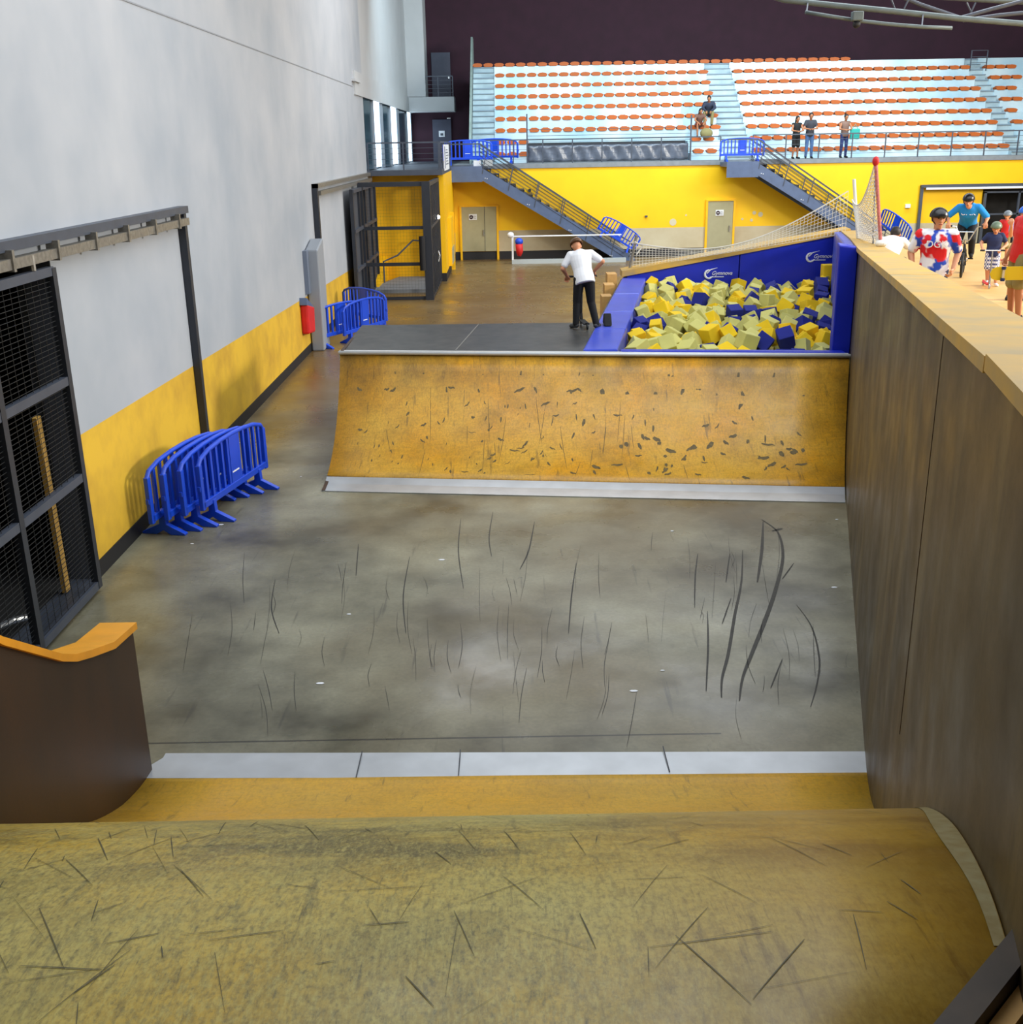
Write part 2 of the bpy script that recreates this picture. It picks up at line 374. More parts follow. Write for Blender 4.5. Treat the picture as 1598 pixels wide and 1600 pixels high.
# storage bay behind the sliding mesh door
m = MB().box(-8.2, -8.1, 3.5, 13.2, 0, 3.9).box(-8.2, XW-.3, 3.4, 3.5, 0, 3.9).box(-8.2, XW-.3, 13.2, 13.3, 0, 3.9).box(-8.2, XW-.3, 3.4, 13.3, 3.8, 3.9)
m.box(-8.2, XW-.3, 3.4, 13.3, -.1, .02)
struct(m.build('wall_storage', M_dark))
struct(MB().box(-5.1, -4.8, 4, 11.72, -.1, .02).box(-5.2, -5.1, 11.75, 11.85, 0, 3.8).build('trim_8', M_gray))
# upper landing in the corner with its dark doors
struct(MB().box(XW, -2.5, 58, 60, 6.3, 6.98).build('trim_9', M_white))
d = struct(MB().box(-3.68, -2.72, 59.9, 60, 7.0, 9.15).build('door_1', M_ddoor)); MB().box(-2.85, -2.78, 59.84, 59.9, 7.9, 8.05).build('handle', M_chrome, d)
d = struct(MB().box(-3.74, -2.78, 59.9, 60, 3.9, 5.95).build('door_2', M_ddoor))
MB().box(-3.42, -3.12, 59.87, 59.9, 5.1, 5.4).build('notice', M_paper, d); MB().box(-3.34, -3.2, 59.85, 59.87, 5.17, 5.28).build('symbol', M_gray, d)
MB().box(-2.98, -2.8, 59.84, 59.9, 5.98, 6.03).build('closer', M_chrome, d)
# beige doors in the end wall
def endwall_door(n, x0, x1, z0, z1, split=None, hx=None, sx=None):
    d = struct(MB().box(x0, x1, 47.93, 48, z0, z1).build('door_%d' % n, M_door))
    MB().box(x0-.09, x0, 47.9, 48, 0, z1+.06).box(x1, x1+.09, 47.9, 48, 0, z1+.06).box(x0, x1, 47.9, 48, z1, z1+.06).build('door_frame', M_yel, d)
    if split: MB().box(split-.008, split+.008, 47.92, 47.94, z0, z1).build('gap', M_dgray, d)
    MB().box(hx-.02, hx+.02, 47.86, 47.9, 1.0, 1.25).build('handle', M_chrome, d)
    s = MB().box(sx-.17, sx+.17, 47.9, 47.93, 1.66, 1.9).build('notice', M_paper, d)
    c = MB().tube([(sx-.07, 47.9, 1.78), (sx-.07, 47.885, 1.78)], .085, 16)
    c.build('no_entry_symbol', mat('dark_print', (50, 24, 34), .6), s)
    MB().box(sx-.11, sx-.03, 47.875, 47.886, 1.77, 1.79).build('white_bar', M_paper, s)
    t = MB()
    for k in range(4): t.box(sx+.02, sx+.14-.02*(k % 2), 47.89, 47.9, 1.71+.04*k, 1.72+.04*k)
    t.build('print_line', M_conc, s)
endwall_door(3, -1.9, -.42, .36, 2.2, -.93, -.98, -1.42)
endwall_door(4, 8.56, 9.64, .3, 2.26, None, 9.5, 9.06)

# sliding gate frame round the right-hand opening in the end wall
t = empty('sliding_door_frame', (21, 47.9, 0), 0, 'grey sliding door track and frame round the dark opening at far right', 'door frame')
m = MB().box(17.5, 17.62, 47.85, 47.95, 0, 2.72); m.build('post', M_gray, t)
MB().box(17.5, 30, 47.8, 47.95, 2.66, 2.78).build('track', M_gray, t)
MB().box(17.7, 30, 47.74, 47.8, 2.58, 2.66).build('runner', M_paper, t)
m = MB().box(20.2, 20.3, 47.8, 47.88, 0, 2.45).box(21.65, 21.73, 47.8, 47.88, 0, 2.45).box(20.2, 24, 47.8, 47.88, 1.5, 1.57).box(20.2, 24, 47.8, 47.88, 2.4, 2.47)
m.build('door_leaf', M_gray, t)

# ------------------------------------------------------------------ grandstand
NR = 9; RY = [50+.75*k for k in range(NR)]; RZ = [4.2+.5*k for k in range(NR)]
gs = empty('grandstand', (10, 50, 3.9), 0, 'long stepped metal grandstand rising above the yellow end wall', 'grandstand')
def steps(x0, x1, k0, zb):
    poly = [(58.2, zb)]; poly.append((58.2, RZ[-1])); 
    for k in range(NR-1, k0-1, -1):
        poly.append((RY[k], RZ[k])); poly.append((RY[k], RZ[k-1] if k > k0 else zb))
    return [(p[0], p[1]) for p in poly]
for x0, x1, k0, zb in ((-.45, .95, 0, 3.9), (.95, 8.05, 2, 4.72), (8.05, 9.55, 0, 3.9), (10.75, 21.95, 0, 3.9), (22.6, 32, 0, 3.9)):
    MB().prism(steps(x0, x1, k0, zb), 'x', x0, x1).build('seating_tier', M_stand, gs)
for x0, x1 in ((-1.45, -.45), (9.55, 10.75), (21.95, 22.6)):
    poly = [(58.2, 3.9), (58.2, RZ[-1]-.02)]
    for k in range(NR-1, -1, -1):
        zt = RZ[k]-.02; zp = RZ[k-1]-.02 if k else 3.9
        poly += [(RY[k]+.05, zt), (RY[k]+.05, (zt+zp)/2), (RY[k]-.32, (zt+zp)/2), (RY[k]-.32, zp)]
    m = MB().prism(poly, 'x', x0, x1); n0 = len(m.f)
    for k in range(NR):
        zt = RZ[k]-.02; zp = RZ[k-1]-.02 if k else 3.9
        m.box(x0, x1, RY[k]+.0, RY[k]+.06, zt-.05, zt+.005).box(x0, x1, RY[k]-.37, RY[k]-.31,  (zt+zp)/2-.03, (zt+zp)/2+.005)  # darker strips at the step edges, shade under the nosings put into colour
    o = m.build('aisle_steps', M_aisle, gs); o.data.materials.append(M_step_shade)
    for p in o.data.polygons: p.material_index = 1 if p.index >= n0 else 0

M_sidep = mat('grey_side_panel', (150, 166, 160), .5, var=.2)
MB().prism([(49.9, 3.9), (49.9, 4.9), (57.0, 9.6), (58.2, 9.6), (58.2, 3.9)], 'x', -1.56, -1.47).build('side_panel', M_sidep, gs)
MB().box(.95, 8.05, 51.4, 51.48, 3.9, 4.72).build('recess_back', M_black, gs)
m = MB()
rows = []
for j in range(7):
    rows.append([V((1.0+6.95*i/60, 49.85+.05*math.sin(i*1.3+j*.7)+.03*math.sin(i*.45), 3.93+.68*j/6)) for i in range(61)])
m.grid(rows)
tp = m.build('tarpaulin', mat('grey_plastic_sheet', (96, 100, 112), .22, var=.3, vscale=3), None, smooth=True)
tag(tp, 'crumpled grey plastic sheet hung across the gap under the grandstand seats', 'tarpaulin')
tp.modifiers.new('solid', 'SOLIDIFY').thickness = .01
t = empty('gangway_railing', (4.5, 49.6, 3.9), 0, 'thin railing with tall end posts round the covered gap in the seats', 'railing')
for x in (.95, 8.0): MB().box(x-.03, x+.03, 49.6, 49.66, 3.9, 5.9 if x < 2 else 5.75).build('post', M_gray, t)
m = MB()
for z in (4.75, 5.0, 5.25): m.box(.95, 8.0, 49.62, 49.64, z, z+.018)
m.build('rail', M_gray, t)
# small guard at the top of the right aisle
t = empty('aisle_guard', (22.5, 55.0, 8.2), 0, 'thin metal guard frame at the top of the right aisle', 'railing')
m = MB()
for x in (21.95, 22.7): m.box(x-.02, x+.02, 55.2, 55.24, 7.6, 8.5)
for z in (7.95, 8.2, 8.48): m.box(21.95, 22.7, 55.2, 55.23, z, z+.02)
m.build('frame', M_gray, t)
# seats
def seat_mesh(mb, x, y, z):
    pl = [(-.235, .03), (-.2, -.045), (-.15, -.075), (.15, -.075), (.2, -.045), (.235, .03), (.15, .08), (0, .1), (-.15, .08)]
    mb.prism([(x+a, z+b) for a, b in pl], 'y', y-.05, y+.34)
    mb.prism([(x+a*.9, z+b) for a, b in ((-.2, .03), (.2, .03), (.12, .11), (-.12, .11))], 'y', y+.3, y+.36)
sm = MB(); seat_mesh(sm, 0, 0, 0)
seat0 = sm.build('stadium_seat', M_seat, None, local=True)
ORD = ['first', 'second', 'third', 'fourth', 'fifth', 'sixth', 'seventh', 'eighth', 'ninth', 'tenth', 'eleventh', 'twelfth', 'thirteenth',
       'fourteenth', 'fifteenth', 'sixteenth', 'seventeenth', 'eighteenth', 'nineteenth', 'twentieth', 'twenty-first', 'twenty-second']
spots = []; rest = MB(); RESTN = 0
for k in range(NR):
    z = RZ[k]+.06; y = RY[k]
    if k == 8:
        for i in range(35): seat_mesh(rest, -1.25+.515*i, y, z)
        continue
    bl = []
    xsA = [-.2+.505*i for i in range(20)]
    if k < 2:
        bl.append(('bottom left corner block', xsA[:3] if k == 0 else xsA[:3]))
        bl.append(('pair beside the gap', [8.42, 9.0]))
    else: bl.append(('left block', xsA))
    bl.append(('middle block', [11.02+.51*i for i in range(22)]))
    xc = [22.88+.51*i for i in range(5)]
    lim = .474*(y*.9475-(z-4.7)*.32)
    bl.append(('right block', [x for x in xc if x < lim]))
    for nm, xs in bl:
        for i, x in enumerate(xs):
            if k == 7 and nm != 'left block': seat_mesh(rest, x, y, z); continue
            spots.append((x, y, z, 'orange seat, %s from the left in the %s, %s row up' % (ORD[i], nm, ORD[k])))
for i, (x, y, z, lb) in enumerate(spots):
    o = seat0 if i == 0 else seat0.copy()
    if i: COL.objects.link(o)
    o.location = (x, y, z); tag(o, lb, 'seat', 'orange seats of the grandstand')
tag(rest.build('stadium_seat', M_seat), 'orange stadium seats of the uppermost rows against the dark wall', 'seat', 'orange seats of the grandstand', 'stuff')

# ------------------------------------------------------------------ railings of the balconies
def railing(name, a, b, n, h, label, wires=4, extra=None):
    a = V(a); b = V(b)
    t = empty(name, tuple((a+b)/2), 0, label, 'railing')
    for i in range(n+1):
        p = a+(b-a)*i/n; MB().bar(p, p+V((0, 0, h)), .045).build('post', M_gray, t)
    MB().bar(a+V((0, 0, h)), b+V((0, 0, h)), .05).build('top_rail', M_gray, t)
    for k in range(wires):
        z = V((0, 0, h*(k+1)/(wires+1))); MB().bar(a+z, b+z, .014).build('wire', M_gray, t)
    return t
railing('balcony_railing', (-.9, 48.05, 3.9), (9.0, 48.05, 3.9), 8, .95, 'grey wire railing along the balcony between the two stair landings')
railing('balcony_railing', (10.35, 48.05, 3.9), (27, 48.05, 3.9), 12, .98, 'grey wire railing along the balcony right of the second stair landing')
railing('balcony_railing', (-4.75, 39.65, 3.9), (-2.3, 39.65, 3.9), 2, .9, 'dark railing on the left balcony in front of the tall windows')
railing('balcony_railing', (-2.25, 39.65, 3.9), (-2.25, 47.9, 3.9), 6, .9, 'dark railing running back from the left balcony corner')
railing('landing_railing', (-4.0, 58.05, 6.98), (-2.55, 58.05, 6.98), 2, .95, 'dark railing of the small white landing in the far corner')
pb = D(700, 255, 42)
t = empty('poster_board', (-2.2, 42.2, 4.0), 0, 'white poster board tied to the left balcony railing', 'sign')
MB().box(-2.22, -2.18, 41.2, 44.4, 3.82, 4.72).build('board', M_paper, t)
m = MB().box(-2.178, -2.172, 41.3, 41.6, 3.9, 4.65); m.build('blue_stripe', M_blueg, t)
m = MB()
for k in range(6): m.box(-2.178, -2.172, 42.0+.2*(k % 2), 43.9-.3*(k % 3), 4.02+.1*k, 4.05+.1*k)
m.build('print_line', M_gray, t)

# ------------------------------------------------------------------ stairs down from the balcony
def staircase(x0, x1, label, lbl2):
    t = empty('staircase', ((x0+x1)/2, 47.2, 0), 0, label, 'staircase')
    zt = 3.8; n = 18; y0, y1 = 46.5, 47.85
    MB().box(x0-1.3, x0, y0, 47.95, 3.66, 3.84).box(x0-1.3, x0, y0-.04, y0, 3.25, 3.86).build('landing', M_blueg, t)
    s = zt/(x1-x0)
    for y in (y0, y1):
        MB().prism([(x0, zt-.02), (x0, zt-.5), (x1-.55, 0), (x1+.15, 0), (x1+.1, .15)], 'y', y-.03, y+.03).build('stringer', M_blueg, t)
    for k in range(n):
        x = x0+(x1-x0)*(k+.5)/n; z = zt-(k+.5)*zt/n
        MB().box(x-.2, x+.17, y0, y1, z+.02, z+.07).box(x+.13, x+.17, y0, y1, z-.12, z+.05).build('tread', M_dgray, t)
    for y in (y0-.03, y1+.03):
        a = V((x0-.1, y, zt+.92)); b = V((x1-.35, y, .92))
        MB().bar(a, b, .06).build('handrail', M_gray, t)
        m = MB()
        for k in range(5):
            dz = V((0, 0, -.15*(k+1))); m.bar(a+dz, b+dz, .018)
        m.build('wire', M_dgray, t)
        for k in range(6):
            p = a+(b-a)*(k+.3)/5.6; MB().bar(p, p+V((-.22, 0, -.95)), .035).build('baluster', M_gray, t)
        if y < y0:
            MB().tube([(x1-.35, y, .92), (x1-.05, y, .76), (x1+.05, y, .5), (x1-.12, y, .15)], .025, 8).build('rail_end', M_gray, t)
        MB().bar((x0-1.3, y, zt+.92), (x0-.1, y, zt+.92), .05).build('landing_rail', M_gray, t)
    for k in range(4):
        x = x0+.15+(x1-x0)*k/3.6; z = zt-.25-(x-x0)*s
        MB().box(x-.05, x-.02, y0-.05, y0-.03, z-.08, z-.05).box(x+.03, x+.06, y0-.05, y0-.03, z-.1, z-.07).build('bolt_plate', M_paper, t)
    return t
staircase(-.95, 5.2, 'blue-grey steel staircase descending in front of the end wall, left one', '')
staircase(10.3, 16.4, 'blue-grey steel staircase descending behind the white net, right one', '')

# ------------------------------------------------------------------ plastic crowd barriers
def make_barrier():
    t = empty('crowd_barrier', (0, 0, 0))
    W = 1.0; zt = 1.0; zb = .28
    top = [(-W, .82), (-W*.93, .9), (-W*.7, .965), (-W*.35, 1.0), (0, 1.01), (W*.35, 1.0), (W*.7, .965), (W*.93, .9), (W, .82)]
    m = MB(); m.tube([(x, 0, z) for x, z in top], .032, 8)
    m.box(-W-.03, -W+.05, -.03, .03, zb-.05, .84).box(W-.05, W+.03, -.03, .03, zb-.05, .84)
    m.box(-W, W, -.03, .03, zb-.03, zb+.06)
    m.build('frame', M_blue, t, local=True, bevel=.008)
    for i in range(11):
        x = -W+.17+(2*W-.34)*i/10
        if i in (5,): continue
        zz = 1.0-.14*abs(x/W)**3
        MB().box(x-.026, x+.026, -.018, .018, zb, zz-.01).build('bar', M_blue, t, local=True)
    MB().box(-.13, .13, -.022, .022, zb+.02, .99).build('centre_panel', M_blue, t, local=True)
    MB().box(-.1, .1, -.026, -.022, .48, .5).build('panel_marking', M_paper, t, local=True)
    for s in (-1, 1):
        x = s*.72
        m = MB().prism([(-.04, .3), (.04, .3), (.05, .14), (.3, .025), (.3, 0), (.1, 0), (.0, .06), (-.1, 0), (-.3, 0), (-.3, .025), (-.05, .14)], 'x', x-.04, x+.04)
        m.build('foot', M_blue, t, local=True, bevel=.006)
        MB().box(s*(W+.03)-.02, s*(W+.03)+.02, -.02, .02, .5, .56).build('hook', M_blue, t, local=True)
    return t
bar0 = make_barrier()
BLABELS = []
first = [True]
def barrier(loc, rz, label, group, tilt=(0, 0), sc=1.0):
    o = bar0 if first[0] else copy_tree(bar0)
    first[0] = False
    o.location = loc; o.rotation_euler = (tilt[0], tilt[1], rz); o.scale = (sc, sc, sc)
    for c in o.children:
        pass
    tag(o, label, 'barrier', group)
GB = 'blue plastic crowd barriers'
for px, lb in (((-4.33, 14.0), 'blue plastic barrier nearest the wall in the stack of four by the left wall'),
               ((-4.17, 14.14), 'blue plastic barrier second from the wall in the stack by the left wall'),
               ((-4.0, 14.3), 'blue plastic barrier third from the wall in the stack by the left wall'),
               ((-3.82, 14.5), 'blue plastic barrier farthest from the wall in the left stack')):
    barrier((px[0], px[1], 0), math.radians(78), lb, GB)
barrier((-4.2, 27.45, 0), math.radians(60), 'short-looking blue barrier beside the grey duct and red bag', GB, sc=1.0)
barrier((-3.68, 28.1, 0), math.radians(66), 'blue barrier angled back behind the black ramp deck', GB)
barrier((-3.95, 30.3, 0), math.radians(-48), 'blue barrier standing across the mesh gate behind another', GB)
barrier((-1.55, 47.4, 3.86), math.radians(4), 'blue barrier blocking the left stair landing, leftmost', GB)
barrier((-.45, 48.6, 3.9), math.radians(-12), 'blue barrier behind the left stair landing, right one', GB)
barrier((9.7, 47.0, 3.86), math.radians(2), 'blue barrier blocking the right stair landing', GB, sc=.9)
barrier((4.4, 46.4, .68), 0, 'blue barrier tilted across the foot of the left staircase', GB, tilt=(0, math.radians(31)), sc=.88)
barrier((15.85, 46.2, .75), math.radians(-68), 'blue barrier propped at the foot of the right staircase', GB, tilt=(0, math.radians(22)), sc=.95)
for nm, p, s, lb in (('cardboard_box', (-1.15, 46.75, 3.86), (.3, .2, .22), 'white box on the left stair landing, left of the pale box'),
                     ('cardboard_box', (-.72, 46.8, 3.86), (.4, .2, .24), 'pale grey box on the left stair landing, right of the white box')):
    o = MB().box(p[0]-s[0]/2, p[0]+s[0]/2, p[1]-.1, p[1]+.1, p[2], p[2]+s[2]).build(nm, M_paper if s[0] < .35 else M_white, bevel=.01)
    tag(o, lb, 'box')

# ------------------------------------------------------------------ sliding mesh doors on the left wall
def wire_panel(t, name, x, y0, y1, z0, z1, dy, dz, r, mt):
    m = MB()
    ny = int((y1-y0)/dy); nz = int((z1-z0)/dz)
    for i in range(ny+1): m.bar((x, y0+i*dy, z0), (x, y0+i*dy, z1), r)
    for i in range(nz+1): m.bar((x, y0, z0+i*dz), (x, y1, z0+i*dz), r)
    return m.build(name, mt, t)
t = empty('sliding_mesh_door', (-4.66, 8, 0), 0, 'large grey framed wire mesh sliding door at the left edge', 'door')
X0 = -4.66
for y in (4.6, 9.75, 11.36):
    MB().box(X0-.04, X0+.04, y-.05, y+.05, .06, 3.58).build('stile', M_dgray, t)
for z in (.1, 1.36, 2.42, 3.55):
    MB().box(X0-.035, X0+.035, 4.6, 11.36, z-.045, z+.045).build('crossbar', M_gray, t)
wire_panel(t, 'wire_mesh', X0, 4.6, 11.3, .1, 3.5, .16, .05, .005, M_wire)
MB().tube([(X0+.02, 10.9, 3.6), (X0+.02, 10.9, 3.75)], .03, 8).build('roller', M_galv, t)
t = empty('door_track', (-4.7, 10, 3.8), 0, 'long steel sliding track with dark rail and tall end post by the barriers', 'door track')
MB().box(-4.8, -4.66, 3, 16.6, 3.82, 3.92).build('rail_beam', M_gray, t)
MB().box(-4.72, -4.62, 3, 16.45, 3.66, 3.76).build('runner', M_galv, t)
MB().box(-4.79, -4.69, 16.44, 16.56, 0, 3.9).build('post', M_dgray, t)
for k in range(10): MB().box(-4.73, -4.6, 6+k*1.1, 6.05+k*1.1, 3.64, 3.84).build('bracket', M_galv, t)
t = empty('door_track', (-4.7, 33, 3.8), 0, 'sliding track and dark post on the left wall beyond the grey duct', 'door track')
MB().box(-4.8, -4.66, 28.1, 39.5, 3.74, 3.84).build('rail_beam', M_galv, t)
MB().box(-4.72, -4.62, 28.4, 39.5, 3.56, 3.66).build('runner', M_galv, t)
MB().box(-4.79, -4.66, 28.1, 28.28, 0, 3.84).build('post', M_dgray, t)
t = empty('sliding_mesh_door', (-4.55, 36, 0), 0, 'dark grey slatted sliding door beside the caged yellow entrance', 'door')
for y in (33.4, 34.9, 36.4, 37.9, 39.2): MB().box(-4.6, -4.5, y-.07, y+.07, 0, 3.5).build('stile', M_dgray, t)
for z in (.08, 1.15, 2.3, 3.45): MB().box(-4.6, -4.48, 33.4, 39.2, z-.05, z+.05).build('crossbar', M_gray, t)
MB().box(-4.6, -4.57, 33.4, 39.2, .1, 3.45).build('backing_sheet', mat('grey_sheet', (66, 70, 78), .6), t)
# things inside the bay
o = MB().bar((-5.0, 11.32, .04), (-5.0, 11.26, 2.05), .11, .05).build('wooden_plank', mat('pale_yellow_wood', (226, 178, 90), .6, var=.15, vscale=6)); tag(o, 'long pale wooden plank leaning behind the left mesh door', 'plank')
o = MB().tube([(-5.4, 9.9, .1), (-5.15, 10.3, .14), (-5.05, 10.5, .1)], .035, 8).build('scrap_pipe', M_chrome); tag(o, 'short shiny pipe lying on the floor behind the left mesh door', 'pipe')
m = MB()
for k in range(14):
    a = V((random.uniform(-6.6, -5.7), random.uniform(8.3, 10.9), .06)); m.bar(a, a+V((random.uniform(-.5, .5), random.uniform(-.5, .5), random.uniform(0, .3))), random.uniform(.03, .16))
tag(m.build('scrap_heap', mat('brown_scrap', (92, 78, 60), .8, var=.5, vscale=6)), 'jumbled scrap heap on the storage floor behind the left mesh door', 'scrap', None, 'stuff')
o = MB().tube([(-6.4, 9.6, 0), (-6.4, 9.6, 3.7)], .16, 12).build('vertical_pipe', M_dgray); tag(o, 'dark vertical pipe deep inside the bay behind the mesh door', 'pipe')

# caged yellow entrance below the left balcony
t = empty('mesh_cage', (-3.4, 35.5, 0), 0, 'grey framed wire cage in front of the yellow entrance under the balcony', 'cage')
yc = 35.4
MB().box(-4.6, -2.4, yc-.05, yc+.05, 3.5, 3.64).build('top_beam', M_dgray, t)
MB().box(-2.62, -2.36, yc-.12, yc+.12, 0, 3.64).build('corner_post', M_dgray, t)
MB().box(-4.62, -4.46, yc-.06, yc+.06, 0, 3.6).build('post', M_dgray, t)
for z in (2.25, 1.13, .06): MB().box(-4.5, -2.5, yc-.04, yc+.04, z-.05, z+.05).build('crossbar', M_dgray, t)
m = MB()
for i in range(20): m.bar((-4.45+.1*i, yc, .1), (-4.45+.1*i, yc, 3.5), .003)
for i in range(34): m.bar((-4.5, yc, .1+.1*i), (-2.5, yc, .1+.1*i), .003)
m.build('wire_mesh', M_wire, t)
t = empty('mesh_gate', (-2.4, 38, 0), 0, 'open barred steel gate along the right side of the yellow entrance', 'gate')
MB().box(-2.46, -2.36, 35.5, 40.3, 3.5, 3.62).build('top_bar', M_dgray, t)
MB().box(-2.46, -2.36, 35.5, 40.3, .04, .12).build('bottom_bar', M_dgray, t)
MB().box(-2.46, -2.36, 35.5, 40.3, 2.2, 2.28).build('middle_bar', M_gray, t)
for k in range(7): MB().box(-2.46, -2.36, 35.9+k*.7, 36.05+k*.7, .1, 3.5).build('upright', M_dgray, t)
MB().tube([(-2.3, 37.4, 1.0), (-2.25, 37.4, 1.2), (-2.3, 37.4, 1.35)], .03, 8).build('handle', M_chrome, t)
o = MB().tube([(-2.66, 35.2, .95), (-2.66, 35.2, 2.0)], [.1, .1], 12).build('black_bag', M_black); tag(o, 'long black bag hanging on the cage corner post', 'bag')
t = empty('gate_lamp', (-2.25, 37.8, 2.4), 0, 'small glowing lamp on the barred gate of the entrance', 'lamp')
MB().ell((-2.28, 37.8, 2.42), (.06, .09, .06)).build('bulb', mat('lamp_glow', (255, 240, 215), .4, emit=(255, 238, 210), estr=14), t)
MB().box(-2.36, -2.3, 37.7, 37.9, 2.34, 2.5).build('bracket', M_gray, t)
o = MB().prism([(-4.6, 37.2), (-2.5, 37.2), (-2.5, 41.0), (-4.0, 41.0), (-4.6, 38.0)], 'z', .0, .12).build('entrance_ramp', M_conc); tag(o, 'grey concrete ramp inside the yellow entrance', 'ramp')
o = MB().prism([(37.5, 0), (41.0, 0), (41.0, .9), (40.4, .75)], 'x', -4.75, -4.4).build('ramp_kerb', M_yel); tag(o, 'orange-yellow sloping kerb on the left of the entrance ramp', 'kerb')
o = MB().tube([(-4.35, 39.2, .1), (-4.35, 39.2, .85), (-3.9, 39.8, 1.0), (-3.4, 40.6, 1.45), (-3.0, 40.8, 1.4)], .03, 8).build('handrail', M_gray); tag(o, 'bent grey handrail against the yellow entrance wall', 'handrail')
# yellow cabinet and post on the balcony side wall
t = empty('service_cabinet', (-2.15, 43.2, .6), 0, 'narrow yellow cabinet with pale door on the balcony side wall', 'cabinet')
MB().box(-2.2, -2.08, 42.2, 44.0, .35, 2.1).build('body', M_yel, t)
MB().box(-2.08, -2.06, 42.3, 43.9, .4, 1.0).build('lower_panel', M_door, t)
o = MB().box(-2.2, -2.06, 44.2, 44.4, 0, 2.2).build('yellow_post', M_yel); tag(o, 'slim yellow post beside the cabinet on the balcony side wall', 'post')

# grey duct, red bag
t = empty('air_duct', (-4.5, 26.6, 0), 0, 'tall pale grey duct with slanted top against the left wall', 'duct')
MB().prism([(26.45, 0), (27.35, 0), (27.35, 2.6), (26.45, 2.4)], 'x', -4.78, -4.48).build('casing', mat('pale_grey_metal', (150, 156, 164), .5, .1), t, bevel=.03)
MB().box(-4.8, -4.7, 26.2, 26.45, 1.4, 2.4).build('side_flange', mat('grey_blue_metal', (112, 122, 140), .5), t)
t = empty('red_bag', (-4.6, 25.5, .5), 0, 'red hanging bag with blue flap on the left wall beside the duct', 'bag')
MB().prism([(25.4, .58), (26.2, .5), (26.3, 1.1), (25.4, 1.28)], 'x', -4.8, -4.62).build('pouch', M_red, t, bevel=.05)
MB().prism([(25.35, 1.26), (26.2, 1.02), (26.2, 1.12), (25.4, 1.42)], 'x', -4.8, -4.63).build('flap', M_blueg, t)

# white frame with hanging punch bag on the left of the end wall
t = empty('training_frame', (2.4, 46, 0), 0, 'white metal frame with low board in front of the end wall', 'frame')
MB().box(.2, .28, 45.96, 46.04, 0, 1.1).build('post', M_paper, t)
MB().box(.2, 4.7, 45.98, 46.02, 1.08, 1.13).build('top_rail', M_paper, t)
MB().box(.2, 4.9, 45.9, 46.1, 0, .17).build('kick_board', mat('pale_grey_board', (176, 184, 186), .5), t)
MB().ell((.16, 46, 1.16), (.14, .12, .12)).build('ball', M_paper, t)
t = empty('hanging_bag', (.5, 45.9, .3), 0, 'blue and red cloth bag hanging from the white frame', 'bag')
MB().tube([(.5, 45.9, .32), (.52, 45.9, .5), (.5, 45.9, .8)], [.08, .15, .16], 10).build('red_bag', M_red, t, smooth=True)
MB().ell((.5, 45.9, .9), (.17, .14, .15)).build('blue_top', M_blue, t, smooth=True)
# small fixtures on the end wall
for x, z, r, lb, mt in ((1.0, 2.82, .07, 'round black wall fixture under the left staircase', M_black), (1.6, 2.05, .1, 'small white alarm sign under the left staircase', M_paper),
                        (13.05, 1.75, .1, 'small white alarm sign below the right staircase', M_paper)):
    o = MB().tube([(x, 48, z), (x, 47.93, z)], r, 14).build('round_fixture', mt); tag(o, lb, 'fixture')
o = MB().box(17.35-.4, 17.35-.2, 47.9, 48, 1.85, 2.0).build('power_socket', M_paper); tag(o, 'small pale socket box left of the sliding frame on the yellow wall', 'socket')
for x, z, a, b in ((7.1, 1.55, .13, .2), (10.55, 1.75, .1, .08), (10.8, 1.68, .08, .1), (10.35, 1.5, .08, .07), (10.1, 1.55, .05, .05), (7.6, 1.8, .05, .05)):
    pass
wp = MB()
for x, z, a, b in ((7.1, 1.42, .13, .19), (10.55, 1.75, .1, .07), (10.82, 1.68, .08, .13), (10.45, 1.45, .08, .06), (10.05, 1.5, .06, .06), (7.65, 1.7, .05, .05)):
    wp.tube([(x, 48, z), (x, 47.99, z)], max(a, b)*.8, 10)
struct(wp.build('trim_10', mat('filler_patch', (206, 196, 168), .8)))
o = MB().box(5.9, 6.0, 47.9, 48, 1.65, 1.72).build('power_socket', M_gray); tag(o, 'tiny grey socket on the yellow wall right of the left staircase', 'socket')

# ------------------------------------------------------------------ divider wall on the right
def wx(y): return .713+.273*y
def wtop(y):
    pts = [(-2, 3.98), (3.5, 3.95), (5, 3.86), (8.4, 3.66), (16.1, 3.18), (20, 3.0), (27.6, 2.55)]
    for (a, za), (b, zb) in zip(pts, pts[1:]):
        if y <= b: return za+(zb-za)*(y-a)/(b-a)
    return pts[-1][1]
nrm = V((1, -.273, 0)).normalized()
def wp_(y, off, z): return V((wx(y), y, 0))+nrm*off+V((0, 0, z))
ys = [-2, 0, 2, 3.5, 5, 6.7, 8.4, 11, 13.5, 16.1, 18, 20, 24, 27.6]
dv = empty('divider_panel', (4.5, 13, 0), 0, 'long brown board divider wall with yellow wooden cap on the right', 'ramp wall')
m = MB()
for a, b in zip(ys, ys[1:]):
    pass
vs = []; n = len(ys)
for y in ys: vs += [wp_(y, 0, -.02), wp_(y, 0, wtop(y)-.05), wp_(y, .34, wtop(y)-.05), wp_(y, .34, -.02)]
fs = []
for i in range(n-1):
    for k in range(4): fs.append((i*4+k, i*4+(k+1) % 4, (i+1)*4+(k+1) % 4, (i+1)*4+k))
fs += [(0, 1, 2, 3), tuple((n-1)*4+k for k in (3, 2, 1, 0))]
m.add(vs, fs); m.build('board_face', M_brown, dv)
segs = [(-2, 2.9, 0, .0), (2.92, 4.02, .012, .0), (4.04, 9.4, 0, .0), (9.42, 16.3, .0, 0), (16.32, 20, 0, 0), (20.02, 27.6, 0, 0)]
